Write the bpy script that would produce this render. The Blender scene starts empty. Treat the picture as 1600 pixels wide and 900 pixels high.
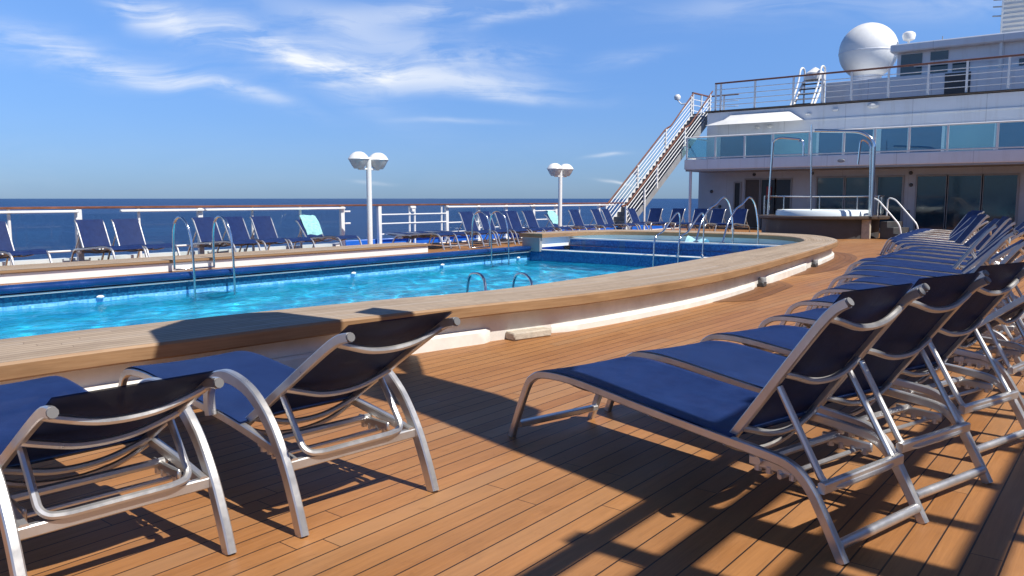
import bpy, math, random
from mathutils import Vector, Matrix
R = math.radians
rnd = random.Random(7)
scene = bpy.context.scene
col = scene.collection

# ------------------------------------------------------------------ camera, sky, sun, exposure
HEAD = R(38.5)                      # ship's axis is +X, port side is +Y
cam_d = bpy.data.cameras.new('camera'); cam = bpy.data.objects.new('camera', cam_d); col.objects.link(cam)
cam.location = (0, 0, 1.25); cam.rotation_euler = (R(90 - 6.39), 0, HEAD - R(90))
cam_d.sensor_width = 36; cam_d.lens = 36 * 1250 / 1600; cam_d.clip_start = .05; cam_d.clip_end = 90000
scene.camera = cam
SUN_EL, SUN_AZX = R(55), .06        # sun stands off the starboard side, a touch forward
sd = Vector((SUN_AZX * math.cos(SUN_EL), -math.cos(SUN_EL), math.sin(SUN_EL))).normalized()
sl = bpy.data.lights.new('sun', 'SUN'); sl.energy = 4.6; sl.angle = R(.53); sl.color = (1, .95, .87)
so = bpy.data.objects.new('sun', sl); col.objects.link(so); so.rotation_euler = (-sd).to_track_quat('-Z', 'Y').to_euler()
scene.view_settings.view_transform = 'Standard'; scene.view_settings.look = 'None'
scene.view_settings.exposure = 0.4; scene.view_settings.gamma = 1; scene.view_settings.use_curve_mapping = False

world = bpy.data.worlds.new('World'); scene.world = world; world.use_nodes = True
def build_world():
    nt = world.node_tree; nt.nodes.clear(); N = nt.nodes.new; L = nt.links.new
    def val(x):
        return x
    def M(op, a, b=None, c=None):
        n = N('ShaderNodeMath'); n.operation = op
        for i, v in enumerate((a, b, c)):
            if v is None: continue
            if isinstance(v, (int, float)): n.inputs[i].default_value = v
            else: L(v, n.inputs[i])
        return n.outputs[0]
    sky = N('ShaderNodeTexSky'); sky.sky_type = 'NISHITA'; sky.sun_disc = False
    sky.sun_elevation = SUN_EL; sky.sun_rotation = R(180) - math.atan(SUN_AZX); sky.altitude = 20
    sky.air_density = 1.0; sky.dust_density = .15; sky.ozone_density = 1.6
    hs = N('ShaderNodeHueSaturation'); hs.inputs['Saturation'].default_value = 1.0; hs.inputs['Value'].default_value = 1.0
    
    tc = N('ShaderNodeTexCoord'); sep = N('ShaderNodeSeparateXYZ'); L(tc.outputs['Generated'], sep.inputs[0])
    x, y, z = sep.outputs
    f = M('ADD', M('MULTIPLY', x, math.cos(HEAD)), M('MULTIPLY', y, math.sin(HEAD)))
    r = M('SUBTRACT', M('MULTIPLY', x, math.sin(HEAD)), M('MULTIPLY', y, math.cos(HEAD)))
    fa = M('MAXIMUM', M('ABSOLUTE', f), .02)
    a = M('DIVIDE', r, fa); e = M('DIVIDE', z, fa)          # bearing and height of a direction (tangents)
    com = N('ShaderNodeCombineXYZ'); L(a, com.inputs[0]); L(e, com.inputs[1]); L(f, com.inputs[2])
    tint = N('ShaderNodeMix'); tint.data_type = 'RGBA'; ef = M('MULTIPLY', M('MAXIMUM', e, 0), 4.2); ef.node.use_clamp = True
    L(ef, tint.inputs['Factor']); tint.inputs['A'].default_value = (.27, .46, .95, 1); tint.inputs['B'].default_value = (.68, .95, 1.40, 1)
    tm = N('ShaderNodeVectorMath'); tm.operation = 'MULTIPLY'; L(sky.outputs[0], tm.inputs[0]); L(tint.outputs['Result'], tm.inputs[1]); L(tm.outputs[0], hs.inputs['Color'])
    # warp
    nw = N('ShaderNodeTexNoise'); nw.inputs['Scale'].default_value = 5; nw.inputs['Detail'].default_value = 3
    L(com.outputs[0], nw.inputs['Vector'])
    wsub = N('ShaderNodeVectorMath'); wsub.operation = 'SUBTRACT'; wsub.inputs[1].default_value = (.5, .5, .5); L(nw.outputs['Color'], wsub.inputs[0])
    wsc = N('ShaderNodeVectorMath'); wsc.operation = 'MULTIPLY'; wsc.inputs[1].default_value = (.15, .042, 0); L(wsub.outputs[0], wsc.inputs[0])
    wad = N('ShaderNodeVectorMath'); wad.operation = 'ADD'; L(com.outputs[0], wad.inputs[0]); L(wsc.outputs[0], wad.inputs[1])
    ws = N('ShaderNodeSeparateXYZ'); L(wad.outputs[0], ws.inputs[0]); wa, we = ws.outputs[0], ws.outputs[1]
    blobs = [  # bearing, height, half length, half width, tilt (deg), strength
        (-.46, .236, .085, .018, -28, .65), (-.34, .19, .15, .018, -24, .7), (-.235, .165, .09, .022, -8, 1.0), (-.16, .20, .16, .022, -14, .45),
        (-.55, .172, .15, .020, -10, .55), (-.44, .148, .09, .010, -16, .5), (-.38, .133, .10, .007, -14, .5),
        (-.09, .146, .12, .012, -3, .7), (-.03, .128, .09, .006, -3, .5), (-.12, .165, .10, .010, 8, .4),
        (-.04, .240, .13, .013, 6, .8), (.03, .226, .08, .006, 9, .6), (.27, .235, .10, .016, 4, .25),
        (.02, .175, .04, .008, 6, .35), (-.08, .095, .05, .003, 0, .3), (.10, .054, .022, .0022, 4, .8), (.12, .020, .02, .0015, -10, .6), (-.156, .022, .02, .002, -8, .7),
        (.15, .175, .05, .008, 5, .3), (.50, .235, .16, .02, 5, .25), (-1.1, .22, .3, .04, -20, .6), (1.2, .2, .3, .03, 10, .6)]
    tot = None
    for (ca, ce, lx, ly, tilt, st) in blobs:
        ct, sn = math.cos(R(tilt)), math.sin(R(tilt))
        da, de = M('SUBTRACT', wa, ca), M('SUBTRACT', we, ce)
        u = M('DIVIDE', M('ADD', M('MULTIPLY', da, ct), M('MULTIPLY', de, sn)), lx)
        v = M('DIVIDE', M('SUBTRACT', M('MULTIPLY', de, ct), M('MULTIPLY', da, sn)), ly*1.05)
        d2 = M('ADD', M('MULTIPLY', u, u), M('MULTIPLY', v, v))
        g = M('MULTIPLY', M('POWER', 2.718, M('MULTIPLY', d2, -1.0)), st)
        tot = g if tot is None else M('ADD', tot, g)
    # fibrous streaks
    rot = N('ShaderNodeMapping'); rot.inputs['Rotation'].default_value = (0, 0, R(12)); rot.inputs['Scale'].default_value = (6, 42, 1)
    L(wad.outputs[0], rot.inputs['Vector'])
    n1 = N('ShaderNodeTexNoise'); n1.inputs['Scale'].default_value = 1.0; n1.inputs['Detail'].default_value = 10; n1.inputs['Roughness'].default_value = .62; n1.inputs['Distortion'].default_value = .7
    L(rot.outputs[0], n1.inputs['Vector'])
    rot2 = N('ShaderNodeMapping'); rot2.inputs['Rotation'].default_value = (0, 0, R(-22)); rot2.inputs['Scale'].default_value = (4, 11, 1)
    L(wad.outputs[0], rot2.inputs['Vector'])
    n2 = N('ShaderNodeTexNoise'); n2.inputs['Scale'].default_value = 1.3; n2.inputs['Detail'].default_value = 6; n2.inputs['Roughness'].default_value = .6; n2.inputs['Distortion'].default_value = .4
    L(rot2.outputs[0], n2.inputs['Vector'])
    st = M('MULTIPLY', M('ADD', n1.outputs[0], n2.outputs[0]), .5)
    fib = M('MULTIPLY', M('SUBTRACT', st, .41), 6.5); fib.node.use_clamp = True
    dens = M('MULTIPLY', tot, M('ADD', M('MULTIPLY', fib, 1.0), .10))
    # thin veil low over the horizon
    veil = M('MULTIPLY', M('POWER', 2.718, M('MULTIPLY', M('POWER', M('DIVIDE', M('SUBTRACT', we, .035), .06), 2), -1)), M('MULTIPLY', n2.outputs[0], .12))
    dens = M('ADD', dens, veil)
    dens = M('MULTIPLY', dens, M('GREATER_THAN', z, 0)); dens = M('MULTIPLY', dens, .78); dens.node.use_clamp = True
    mx = N('ShaderNodeMix'); mx.data_type = 'RGBA'; L(dens, mx.inputs['Factor']); L(hs.outputs[0], mx.inputs['A']); mx.inputs['B'].default_value = (8.2, 8.6, 9.2, 1)
    zs = N('ShaderNodeMapRange'); zs.inputs[1].default_value = .22; zs.inputs[2].default_value = .75; zs.inputs[3].default_value = 1; zs.inputs[4].default_value = .5; L(z, zs.inputs[0])
    zd = N('ShaderNodeVectorMath'); zd.operation = 'SCALE'; L(mx.outputs['Result'], zd.inputs[0]); L(zs.outputs[0], zd.inputs['Scale'])   # deep blue overhead
    bg = N('ShaderNodeBackground'); bg.inputs['Strength'].default_value = .085; L(zd.outputs[0], bg.inputs['Color'])
    out = N('ShaderNodeOutputWorld'); L(bg.outputs[0], out.inputs['Surface'])
build_world()

# ------------------------------------------------------------------ helpers
def V(*a): return Vector(a)
class MB:
    """collects shapes, builds ONE mesh object"""
    def __init__(s): s.v = []; s.f = []; s.sm = []
    def add(s, vs, fs, sm=False):
        o = len(s.v); s.v += [tuple(p) for p in vs]
        for i, f in enumerate(fs): s.f.append(tuple(o + k for k in f)); s.sm.append(sm if isinstance(sm, bool) else sm[i])
        return s
    def box(s, x0, x1, y0, y1, z0, z1, b=.0, mat=None):
        if x1 < x0: x0, x1 = x1, x0
        if y1 < y0: y0, y1 = y1, y0
        if b > 0:
            ring = lambda i, z: [(x0+i, y0+b, z), (x0+b, y0+i, z), (x1-b, y0+i, z), (x1-i, y0+b, z), (x1-i, y1-b, z), (x1-b, y1-i, z), (x0+b, y1-i, z), (x0+i, y1-b, z)]
            vs = ring(b*.9, z0) + ring(0, z0+b) + ring(0, z1-b) + ring(b*.9, z1); fs = [tuple(range(7, -1, -1)), tuple(range(24, 32))]
            for k in range(3):
                for i in range(8): j = (i+1) % 8; fs.append((k*8+i, k*8+j, k*8+8+j, k*8+8+i))
        else:
            vs = [(x0, y0, z0), (x1, y0, z0), (x1, y1, z0), (x0, y1, z0), (x0, y0, z1), (x1, y0, z1), (x1, y1, z1), (x0, y1, z1)]
            fs = [(3, 2, 1, 0), (4, 5, 6, 7), (0, 1, 5, 4), (1, 2, 6, 5), (2, 3, 7, 6), (3, 0, 4, 7)]
        if mat: vs = [mat @ Vector(p) for p in vs]
        return s.add(vs, fs)
    def sweep(s, path, prof, side=None, closed=False, caps=True):
        path = [Vector(p) for p in path]; n = len(path); m = len(prof); vs = []; fs = []; sm = []
        pn = None
        for i, p in enumerate(path):
            if closed: t = path[(i+1) % n] - path[i-1]
            else: t = path[min(i+1, n-1)] - path[max(i-1, 0)]
            t.normalize()
            if side is not None: a = Vector(side)
            elif pn is None:
                a = Vector((0, 0, 1)) if abs(t.z) < .9 else Vector((1, 0, 0))
            else: a = pn
            a = (a - t * a.dot(t))
            if a.length < 1e-6: a = t.orthogonal()
            a.normalize(); pn = a; b = t.cross(a)
            for (q, w) in prof: vs.append(p + a * q + b * w)
        k = n if closed else n - 1
        for i in range(k):
            for j in range(m):
                j2 = (j+1) % m; i2 = (i+1) % n
                fs.append((i*m+j, i*m+j2, i2*m+j2, i2*m+j)); sm.append(True)
        if caps and not closed:
            fs.append(tuple(range(m-1, -1, -1))); sm.append(False); fs.append(tuple((n-1)*m+j for j in range(m))); sm.append(False)
        return s.add(vs, fs, sm)
    def tube(s, path, r, n=8, closed=False, side=None):
        return s.sweep(path, [(r*math.cos(2*math.pi*i/n), r*math.sin(2*math.pi*i/n)) for i in range(n)], side, closed)
    def lathe(s, prof, c=(0, 0, 0), n=24, smooth=True):
        vs = []; fs = []; m = len(prof)
        for i in range(n):
            a = 2*math.pi*i/n
            for (r, z) in prof: vs.append((c[0]+r*math.cos(a), c[1]+r*math.sin(a), c[2]+z))
        for i in range(n):
            for j in range(m-1):
                i2 = (i+1) % n; fs.append((i*m+j, i2*m+j, i2*m+j+1, i*m+j+1))
        return s.add(vs, fs, smooth)
    def prism(s, pts, z0, z1):
        n = len(pts); vs = [(p[0], p[1], z0) for p in pts] + [(p[0], p[1], z1) for p in pts]
        fs = [tuple(range(n-1, -1, -1)), tuple(range(n, 2*n))] + [(i, (i+1) % n, n+(i+1) % n, n+i) for i in range(n)]
        return s.add(vs, fs)
    def grid(s, rows, smooth=True):
        m = len(rows[0]); vs = [p for r in rows for p in r]; fs = []
        for i in range(len(rows)-1):
            for j in range(m-1): fs.append((i*m+j, i*m+j+1, (i+1)*m+j+1, (i+1)*m+j))
        return s.add(vs, fs, smooth)
    def mesh(s, name, mat):
        me = bpy.data.meshes.new(name); me.from_pydata(s.v, [], s.f); me.polygons.foreach_set('use_smooth', s.sm)
        me.materials.append(mat); me.update(); me.set_sharp_from_angle(angle=R(38)); return me
    def build(s, name, mat, parent=None):
        o = bpy.data.objects.new(name, s.mesh(name, mat)); col.objects.link(o)
        if parent is not None: o.parent = parent
        return o
def rr(w, h, c=None):           # chamfered rectangle profile
    c = c or min(w, h)*.16; w /= 2; h /= 2
    return [(-w, -h+c), (-w+c, -h), (w-c, -h), (w, -h+c), (w, h-c), (w-c, h), (-w+c, h), (-w, h-c)]
def cr(pts, n=5, closed=False):  # Catmull-Rom curve through points
    P = [Vector(p) for p in pts]; out = []; k = len(P)
    for i in range(k if closed else k-1):
        if closed: a, b, c, d = P[i-1], P[i], P[(i+1) % k], P[(i+2) % k]
        else: a, b, c, d = P[max(i-1, 0)], P[i], P[i+1], P[min(i+2, k-1)]
        for j in range(n):
            t = j/n; out.append(.5*((2*b)+(c-a)*t+(2*a-5*b+4*c-d)*t*t+(3*b-a-3*c+d)*t*t*t))
    if not closed: out.append(P[-1])
    return out
def fil(pts, r, n=5):            # polyline with rounded corners
    P = [Vector(p) for p in pts]; out = [P[0]]
    for i in range(1, len(P)-1):
        a, b, c = P[i-1], P[i], P[i+1]; d1 = (a-b); d2 = (c-b); k = min(r, d1.length*.48, d2.length*.48)
        p, q = b+d1.normalized()*k, b+d2.normalized()*k
        for j in range(n+1):
            t = j/n; out.append(p*(1-t)**2 + b*2*t*(1-t) + q*t*t)
    out.append(P[-1]); return out
def tag(o, label=None, cat=None, group=None, kind=None):
    if label: o['label'] = label
    if cat: o['category'] = cat
    if group: o['group'] = group
    if kind: o['kind'] = kind
    return o
def thing(name, label, cat, loc=(0, 0, 0), rz=0, group=None):
    o = bpy.data.objects.new(name, None); col.objects.link(o); o.location = loc; o.rotation_euler = (0, 0, rz); o.empty_display_size = .1
    return tag(o, label, cat, group)
def dup(root, loc, rz, label=None, group=None, skip=()):
    r = root.copy(); col.objects.link(r); r.location = loc; r.rotation_euler = (0, 0, rz)
    if label: r['label'] = label
    if group: r['group'] = group
    for ch in list(root.children):
        if ch.name.split('.')[0] in skip: continue
        c = ch.copy(); col.objects.link(c); c.parent = r
        for g in ch.children:
            d = g.copy(); col.objects.link(d); d.parent = c
    return r

# ------------------------------------------------------------------ materials
def mat(name, color, rough=.5, metal=0., noise=0., nscale=3., spec=.5, bump=0., bscale=60., coat=0.):
    m = bpy.data.materials.new(name); m.use_nodes = True; nt = m.node_tree; b = nt.nodes['Principled BSDF']
    b.inputs['Base Color'].default_value = (*color, 1); b.inputs['Roughness'].default_value = rough; b.inputs['Metallic'].default_value = metal
    b.inputs['Specular IOR Level'].default_value = spec; b.inputs['Coat Weight'].default_value = coat
    tc = nt.nodes.new('ShaderNodeTexCoord')
    if noise > 0:
        n = nt.nodes.new('ShaderNodeTexNoise'); n.inputs['Scale'].default_value = nscale; n.inputs['Detail'].default_value = 6; n.inputs['Roughness'].default_value = .65
        nt.links.new(tc.outputs['Object'], n.inputs['Vector'])
        mr = nt.nodes.new('ShaderNodeMapRange'); mr.inputs[1].default_value = .3; mr.inputs[2].default_value = .7; mr.inputs[3].default_value = 1-noise; mr.inputs[4].default_value = 1+noise*.5
        nt.links.new(n.outputs[0], mr.inputs[0])
        mu = nt.nodes.new('ShaderNodeVectorMath'); mu.operation = 'SCALE'; mu.inputs[0].default_value = color; nt.links.new(mr.outputs[0], mu.inputs['Scale'])
        nt.links.new(mu.outputs[0], b.inputs['Base Color'])
        m2 = nt.nodes.new('ShaderNodeMapRange'); m2.inputs[1].default_value = .3; m2.inputs[2].default_value = .7; m2.inputs[3].default_value = max(.02, rough-.1); m2.inputs[4].default_value = min(1, rough+.1)
        nt.links.new(n.outputs[0], m2.inputs[0]); nt.links.new(m2.outputs[0], b.inputs['Roughness'])
    if bump > 0:
        n = nt.nodes.new('ShaderNodeTexNoise'); n.inputs['Scale'].default_value = bscale; n.inputs['Detail'].default_value = 3
        nt.links.new(tc.outputs['Object'], n.inputs['Vector'])
        bp = nt.nodes.new('ShaderNodeBump'); bp.inputs['Strength'].default_value = bump; bp.inputs['Distance'].default_value = .01
        nt.links.new(n.outputs[0], bp.inputs['Height']); nt.links.new(bp.outputs[0], b.inputs['Normal'])
    return m
class NT:
    def __init__(s, m): s.nt = m.node_tree; s.b = s.nt.nodes['Principled BSDF']
    def N(s, t, **k):
        n = s.nt.nodes.new(t)
        for a, v in k.items(): setattr(n, a, v)
        return n
    def L(s, a, b): s.nt.links.new(a, b)
    def M(s, op, a, b=None, clamp=False):
        n = s.N('ShaderNodeMath', operation=op, use_clamp=clamp)
        for i, v in enumerate((a, b)):
            if v is None: continue
            if isinstance(v, (int, float)): n.inputs[i].default_value = v
            else: s.L(v, n.inputs[i])
        return n.outputs[0]
    def mix(s, f, a, b):
        n = s.N('ShaderNodeMix', data_type='RGBA')
        for key, v in (('Factor', f), ('A', a), ('B', b)):
            if isinstance(v, (int, float)): n.inputs[key].default_value = v
            elif isinstance(v, tuple): n.inputs[key].default_value = (*v, 1)
            else: s.L(v, n.inputs[key])
        return n.outputs['Result']
    def noise(s, vec, scale=(1, 1, 1), sc=1., detail=5, rough=.6, dist=0.):
        mp = s.N('ShaderNodeMapping'); mp.inputs['Scale'].default_value = scale; s.L(vec, mp.inputs['Vector'])
        n = s.N('ShaderNodeTexNoise'); n.inputs['Scale'].default_value = sc; n.inputs['Detail'].default_value = detail
        n.inputs['Roughness'].default_value = rough; n.inputs['Distortion'].default_value = dist; s.L(mp.outputs[0], n.inputs['Vector']); return n.outputs[0]
def ramp(k, f, lo, hi, a=0., b=1.):
    n = k.N('ShaderNodeMapRange'); n.inputs[1].default_value = lo; n.inputs[2].default_value = hi; n.inputs[3].default_value = a; n.inputs[4].default_value = b
    k.L(f, n.inputs[0]); return n.outputs[0]

def planks(name, width, length, c_dark, c_light, c_grey, seam_c, seam=.05, rough=.5, use_uv=False, greyness=.3, joint=.004):
    m = bpy.data.materials.new(name); m.use_nodes = True; k = NT(m)
    tc = k.N('ShaderNodeTexCoord'); vec = tc.outputs['UV'] if use_uv else tc.outputs['Object']
    sp = k.N('ShaderNodeSeparateXYZ'); k.L(vec, sp.inputs[0]); x, y = sp.outputs[0], sp.outputs[1]
    v = k.M('DIVIDE', y, width); row = k.M('FLOOR', v); fr = k.M('FRACT', v)
    wn = k.N('ShaderNodeTexWhiteNoise', noise_dimensions='1D'); k.L(row, wn.inputs['W'])
    xo = k.M('DIVIDE', k.M('ADD', x, k.M('MULTIPLY', wn.outputs['Value'], length)), length); board = k.M('FLOOR', xo); fx = k.M('FRACT', xo)
    cv = k.N('ShaderNodeCombineXYZ'); k.L(row, cv.inputs[0]); k.L(board, cv.inputs[1])
    w2 = k.N('ShaderNodeTexWhiteNoise', noise_dimensions='2D'); k.L(cv.outputs[0], w2.inputs['Vector']); rv = w2.outputs['Value']
    # grain: long along the board, shifted from board to board
    off = k.N('ShaderNodeVectorMath', operation='MULTIPLY_ADD'); k.L(w2.outputs['Color'], off.inputs[0]); off.inputs[1].default_value = (7, 7, 7); k.L(vec, off.inputs[2])
    g1 = k.noise(off.outputs[0], (1.3, 26, 1), 1.6, 6, .65, .3)
    g2 = k.noise(off.outputs[0], (5, 120, 1), 1.5, 3, .6)
    st = k.noise(vec, (.5, 1.4, 1), 1.1, 5, .6, .4)
    blot = k.noise(vec, (2.2, 5, 1), 1.4, 6, .7, .6)
    c = k.mix(ramp(k, rv, 0, 1, .15, .85), c_dark, c_light)
    c = k.mix(k.M('MULTIPLY', ramp(k, g1, .35, .7), .45), c, tuple(q*.62 for q in c_dark))
    c = k.mix(k.M('MULTIPLY', ramp(k, g2, .4, .7), .22), c, tuple(min(1, q*1.25) for q in c_light))
    c = k.mix(k.M('MULTIPLY', ramp(k, st, .42, .68), greyness), c, c_grey)
    c = k.mix(k.M('MULTIPLY', ramp(k, blot, .58, .74), .35), c, tuple(q*.5 for q in c_dark))
    w3 = k.N('ShaderNodeTexWhiteNoise', noise_dimensions='3D'); cv3 = k.N('ShaderNodeCombineXYZ'); k.L(row, cv3.inputs[0]); k.L(board, cv3.inputs[1]); cv3.inputs[2].default_value = 3.7; k.L(cv3.outputs[0], w3.inputs['Vector'])
    c = k.mix(k.M('MULTIPLY', ramp(k, w3.outputs['Value'], .72, 1.0), greyness*1.5), c, c_grey)
    wear = k.noise(vec, (.35, .8, 1), 1.7, 7, .72, .8); c = k.mix(k.M('MULTIPLY', ramp(k, wear, .50, .68), .35), c, tuple(min(1, q*1.18+.02) for q in c_light))
    drip = k.noise(off.outputs[0], (3.5, 9, 1), 1.3, 5, .7, 1.2); c = k.mix(k.M('MULTIPLY', ramp(k, drip, .62, .74), .38), c, tuple(q*.42 for q in c_dark))
    sm = k.M('MINIMUM', fr, k.M('SUBTRACT', 1, fr)); sx = k.M('MULTIPLY', k.M('MINIMUM', fx, k.M('SUBTRACT', 1, fx)), length)
    s1 = k.M('LESS_THAN', sm, seam/2); s2 = k.M('LESS_THAN', sx, joint/2); sA = k.M('MAXIMUM', s1, s2)
    c = k.mix(sA, c, seam_c)
    k.L(c, k.b.inputs['Base Color'])
    ro = k.M('ADD', ramp(k, st, .3, .7, rough-.1, rough+.12), k.M('MULTIPLY', g1, .1)); k.L(ro, k.b.inputs['Roughness'])
    k.b.inputs['Specular IOR Level'].default_value = .4
    h = k.M('ADD', k.M('MULTIPLY', k.M('SUBTRACT', 1, sA), 1.), k.M('MULTIPLY', g1, .25))
    h = k.M('ADD', h, k.M('MULTIPLY', rv, .2))
    bp = k.N('ShaderNodeBump'); bp.inputs['Strength'].default_value = .5; bp.inputs['Distance'].default_value = .004; k.L(h, bp.inputs['Height']); k.L(bp.outputs[0], k.b.inputs['Normal'])
    return m
M_DECK = planks('deck_planks', .105, 2.6, (.265, .110, .034), (.400, .180, .058), (.33, .195, .10), (.028, .014, .008), .06, .48, greyness=.30)
M_MARGIN = planks('margin_planks', .11, 3.0, (.16, .068, .024), (.23, .10, .036), (.19, .11, .06), (.02, .010, .006), .06, .5, use_uv=True)
M_TEAKTOP = planks('weathered_teak_top', .062, 1.9, (.27, .195, .125), (.47, .36, .25), (.42, .35, .28), (.10, .065, .04), .11, .6, use_uv=True, greyness=.5, joint=.003)
def teak(name, a, b, rough=.55):
    m = bpy.data.materials.new(name); m.use_nodes = True; k = NT(m); tc = k.N('ShaderNodeTexCoord')
    g = k.noise(tc.outputs['UV'], (1.5, 40, 1), 1.5, 6, .65, .5); s = k.noise(tc.outputs['UV'], (.8, 3, 1), 1.3, 4, .6)
    c = k.mix(ramp(k, g, .3, .7), a, b); c = k.mix(k.M('MULTIPLY', ramp(k, s, .5, .7), .5), c, tuple(q*.55 for q in a)); k.L(c, k.b.inputs['Base Color'])
    k.b.inputs['Roughness'].default_value = rough
    bp = k.N('ShaderNodeBump'); bp.inputs['Strength'].default_value = .3; bp.inputs['Distance'].default_value = .003; k.L(g, bp.inputs['Height']); k.L(bp.outputs[0], k.b.inputs['Normal'])
    return m
M_FASCIA = teak('oiled_teak_edge', (.26, .145, .068), (.37, .225, .115))
M_RAILTEAK = mat('varnished_teak', (.20, .075, .04), .4, noise=.35, nscale=4)
M_WHITE = mat('white_paint', (.80, .80, .78), .38, noise=.06, nscale=2.5)
M_WHITEOLD = mat('weathered_white_paint', (.78, .75, .69), .5, noise=.16, nscale=3.5, bump=.08, bscale=25)
M_SHADETONE = mat('shade_toned_paint', (.46, .49, .53), .45, noise=.12, nscale=1.2)  # balcony shade on the lower wall is put into this grey
M_SHIPW = mat('ship_white_paint', (.74, .76, .79), .35, noise=.06, nscale=.7)
M_ALU = mat('brushed_aluminium', (.63, .62, .61), .36, metal=.78, noise=.10, nscale=9)
M_STEEL = mat('polished_steel', (.70, .70, .70), .16, metal=1.)
M_CAP = mat('grey_plastic_cap', (.16, .16, .165), .55)
M_BLACK = mat('black_rubber', (.02, .02, .022), .6)
M_DGREY = mat('dark_grey_paint', (.06, .062, .066), .5, noise=.2, nscale=3)
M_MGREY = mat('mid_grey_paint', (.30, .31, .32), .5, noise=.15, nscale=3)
M_TREAD = mat('dark_stair_tread', (.13, .13, .14), .6, noise=.2)
M_CONC = mat('concrete', (.50, .44, .35), .85, noise=.25, nscale=14, bump=.4, bscale=60)
M_BLUEEDGE = mat('blue_gutter_paint', (.018, .13, .50), .4, noise=.15, nscale=2)
M_LAMPGLASS = mat('frosted_lamp_glass', (.55, .56, .55), .25, noise=.1, nscale=20)
M_TUB = mat('white_acrylic', (.78, .84, .84), .18)
M_AQUA = mat('aqua_towel', (.30, .62, .62), .9, noise=.4, nscale=18, bump=.4, bscale=120)
M_PTOWEL = mat('pale_blue_cloth', (.35, .62, .72), .9, noise=.25, nscale=14)
M_DARKWIN = mat('dark_interior', (.012, .014, .018), .35)
M_BROWN = mat('brown_door_wood', (.075, .052, .038), .45, noise=.3, nscale=5)
M_RED = mat('red_enamel', (.35, .02, .02), .4)
M_BRASS = mat('orange_cord', (.65, .30, .06), .6, noise=.2)
def fabric():
    m = bpy.data.materials.new('navy_sling_mesh'); m.use_nodes = True; k = NT(m); tc = k.N('ShaderNodeTexCoord')
    n = k.noise(tc.outputs['Object'], (1, 1, 1), 7, 5, .65); w = k.N('ShaderNodeTexWave'); w.inputs['Scale'].default_value = 120; w.inputs['Distortion'].default_value = 0; k.L(tc.outputs['Object'], w.inputs['Vector'])
    w2 = k.N('ShaderNodeTexWave', bands_direction='Y'); w2.inputs['Scale'].default_value = 120; k.L(tc.outputs['Object'], w2.inputs['Vector'])
    weave = k.M('MULTIPLY', w.outputs['Fac'], w2.outputs['Fac'])
    oi = k.N('ShaderNodeObjectInfo')
    c = k.mix(ramp(k, n, .3, .7), (.008, .020, .085), (.015, .036, .132)); c = k.mix(k.M('MULTIPLY', oi.outputs['Random'], .3), c, (.022, .044, .125)); k.L(c, k.b.inputs['Base Color'])
    k.b.inputs['Roughness'].default_value = .55; k.b.inputs['Specular IOR Level'].default_value = .12
    bp = k.N('ShaderNodeBump'); bp.inputs['Strength'].default_value = .35; bp.inputs['Distance'].default_value = .004; wr = k.noise(tc.outputs['Object'], (1.5, 5, 1.5), 2.2, 3, .5, .8)
    k.L(k.M('ADD', k.M('MULTIPLY', weave, .25), k.M('MULTIPLY', wr, 1.6)), bp.inputs['Height']); k.L(bp.outputs[0], k.b.inputs['Normal'])
    tr = k.N('ShaderNodeBsdfTransparent'); mxs = k.N('ShaderNodeMixShader'); mxs.inputs[0].default_value = .07; out = [q for q in k.nt.nodes if q.type == 'OUTPUT_MATERIAL'][0]
    k.L(k.b.outputs[0], mxs.inputs[1]); k.L(tr.outputs[0], mxs.inputs[2]); k.L(mxs.outputs[0], out.inputs[0])
    return m
M_FAB = fabric()
def tile(name, a, b, g, sc=32., rough=.18):
    m = bpy.data.materials.new(name); m.use_nodes = True; k = NT(m); tc = k.N('ShaderNodeTexCoord')
    vo = k.N('ShaderNodeTexVoronoi', distance='CHEBYCHEV'); vo.inputs['Scale'].default_value = sc; vo.inputs['Randomness'].default_value = .0; k.L(tc.outputs['Object'], vo.inputs['Vector'])
    sp = k.N('ShaderNodeSeparateColor'); k.L(vo.outputs['Color'], sp.inputs[0])
    wn = k.N('ShaderNodeTexWhiteNoise', noise_dimensions='3D'); k.L(vo.outputs['Position'], wn.inputs['Vector'])
    n = k.noise(tc.outputs['Object'], (1, 1, 1), 1.2, 4, .6)
    c = k.mix(k.M('POWER', wn.outputs['Value'], 1.6), a, b); c = k.mix(k.M('MULTIPLY', n, .5), c, a); c = k.mix(k.M('GREATER_THAN', vo.outputs['Distance'], .45), c, g)
    k.L(c, k.b.inputs['Base Color']); k.b.inputs['Roughness'].default_value = rough; return m
M_TILE = tile('navy_mosaic', (.008, .07, .24), (.03, .20, .46), (.05, .14, .26))
M_TILEB = tile('bright_blue_mosaic', (.008, .09, .50), (.03, .22, .75), (.04, .16, .5))
M_TILET = tile('teal_mosaic', (.006, .07, .18), (.02, .20, .34), (.02, .10, .2))
M_BORDER = tile('waterline_mosaic', (.08, .35, .75), (.30, .68, .95), (.2, .5, .8), 26)
M_GUTTER = mat('navy_gutter_glaze', (.008, .040, .16), .22, noise=.3, nscale=2.2, coat=.3)
M_POOLIN = mat('pool_lining', (.55, .88, .97), .5, noise=.18, nscale=1.6)
M_SHELF = mat('sky_blue_shelf', (.20, .50, .85), .35, noise=.12, nscale=2)
M_PALEPOOL = mat('pale_pool_lining', (.62, .78, .82), .4, noise=.08, nscale=2)
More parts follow.
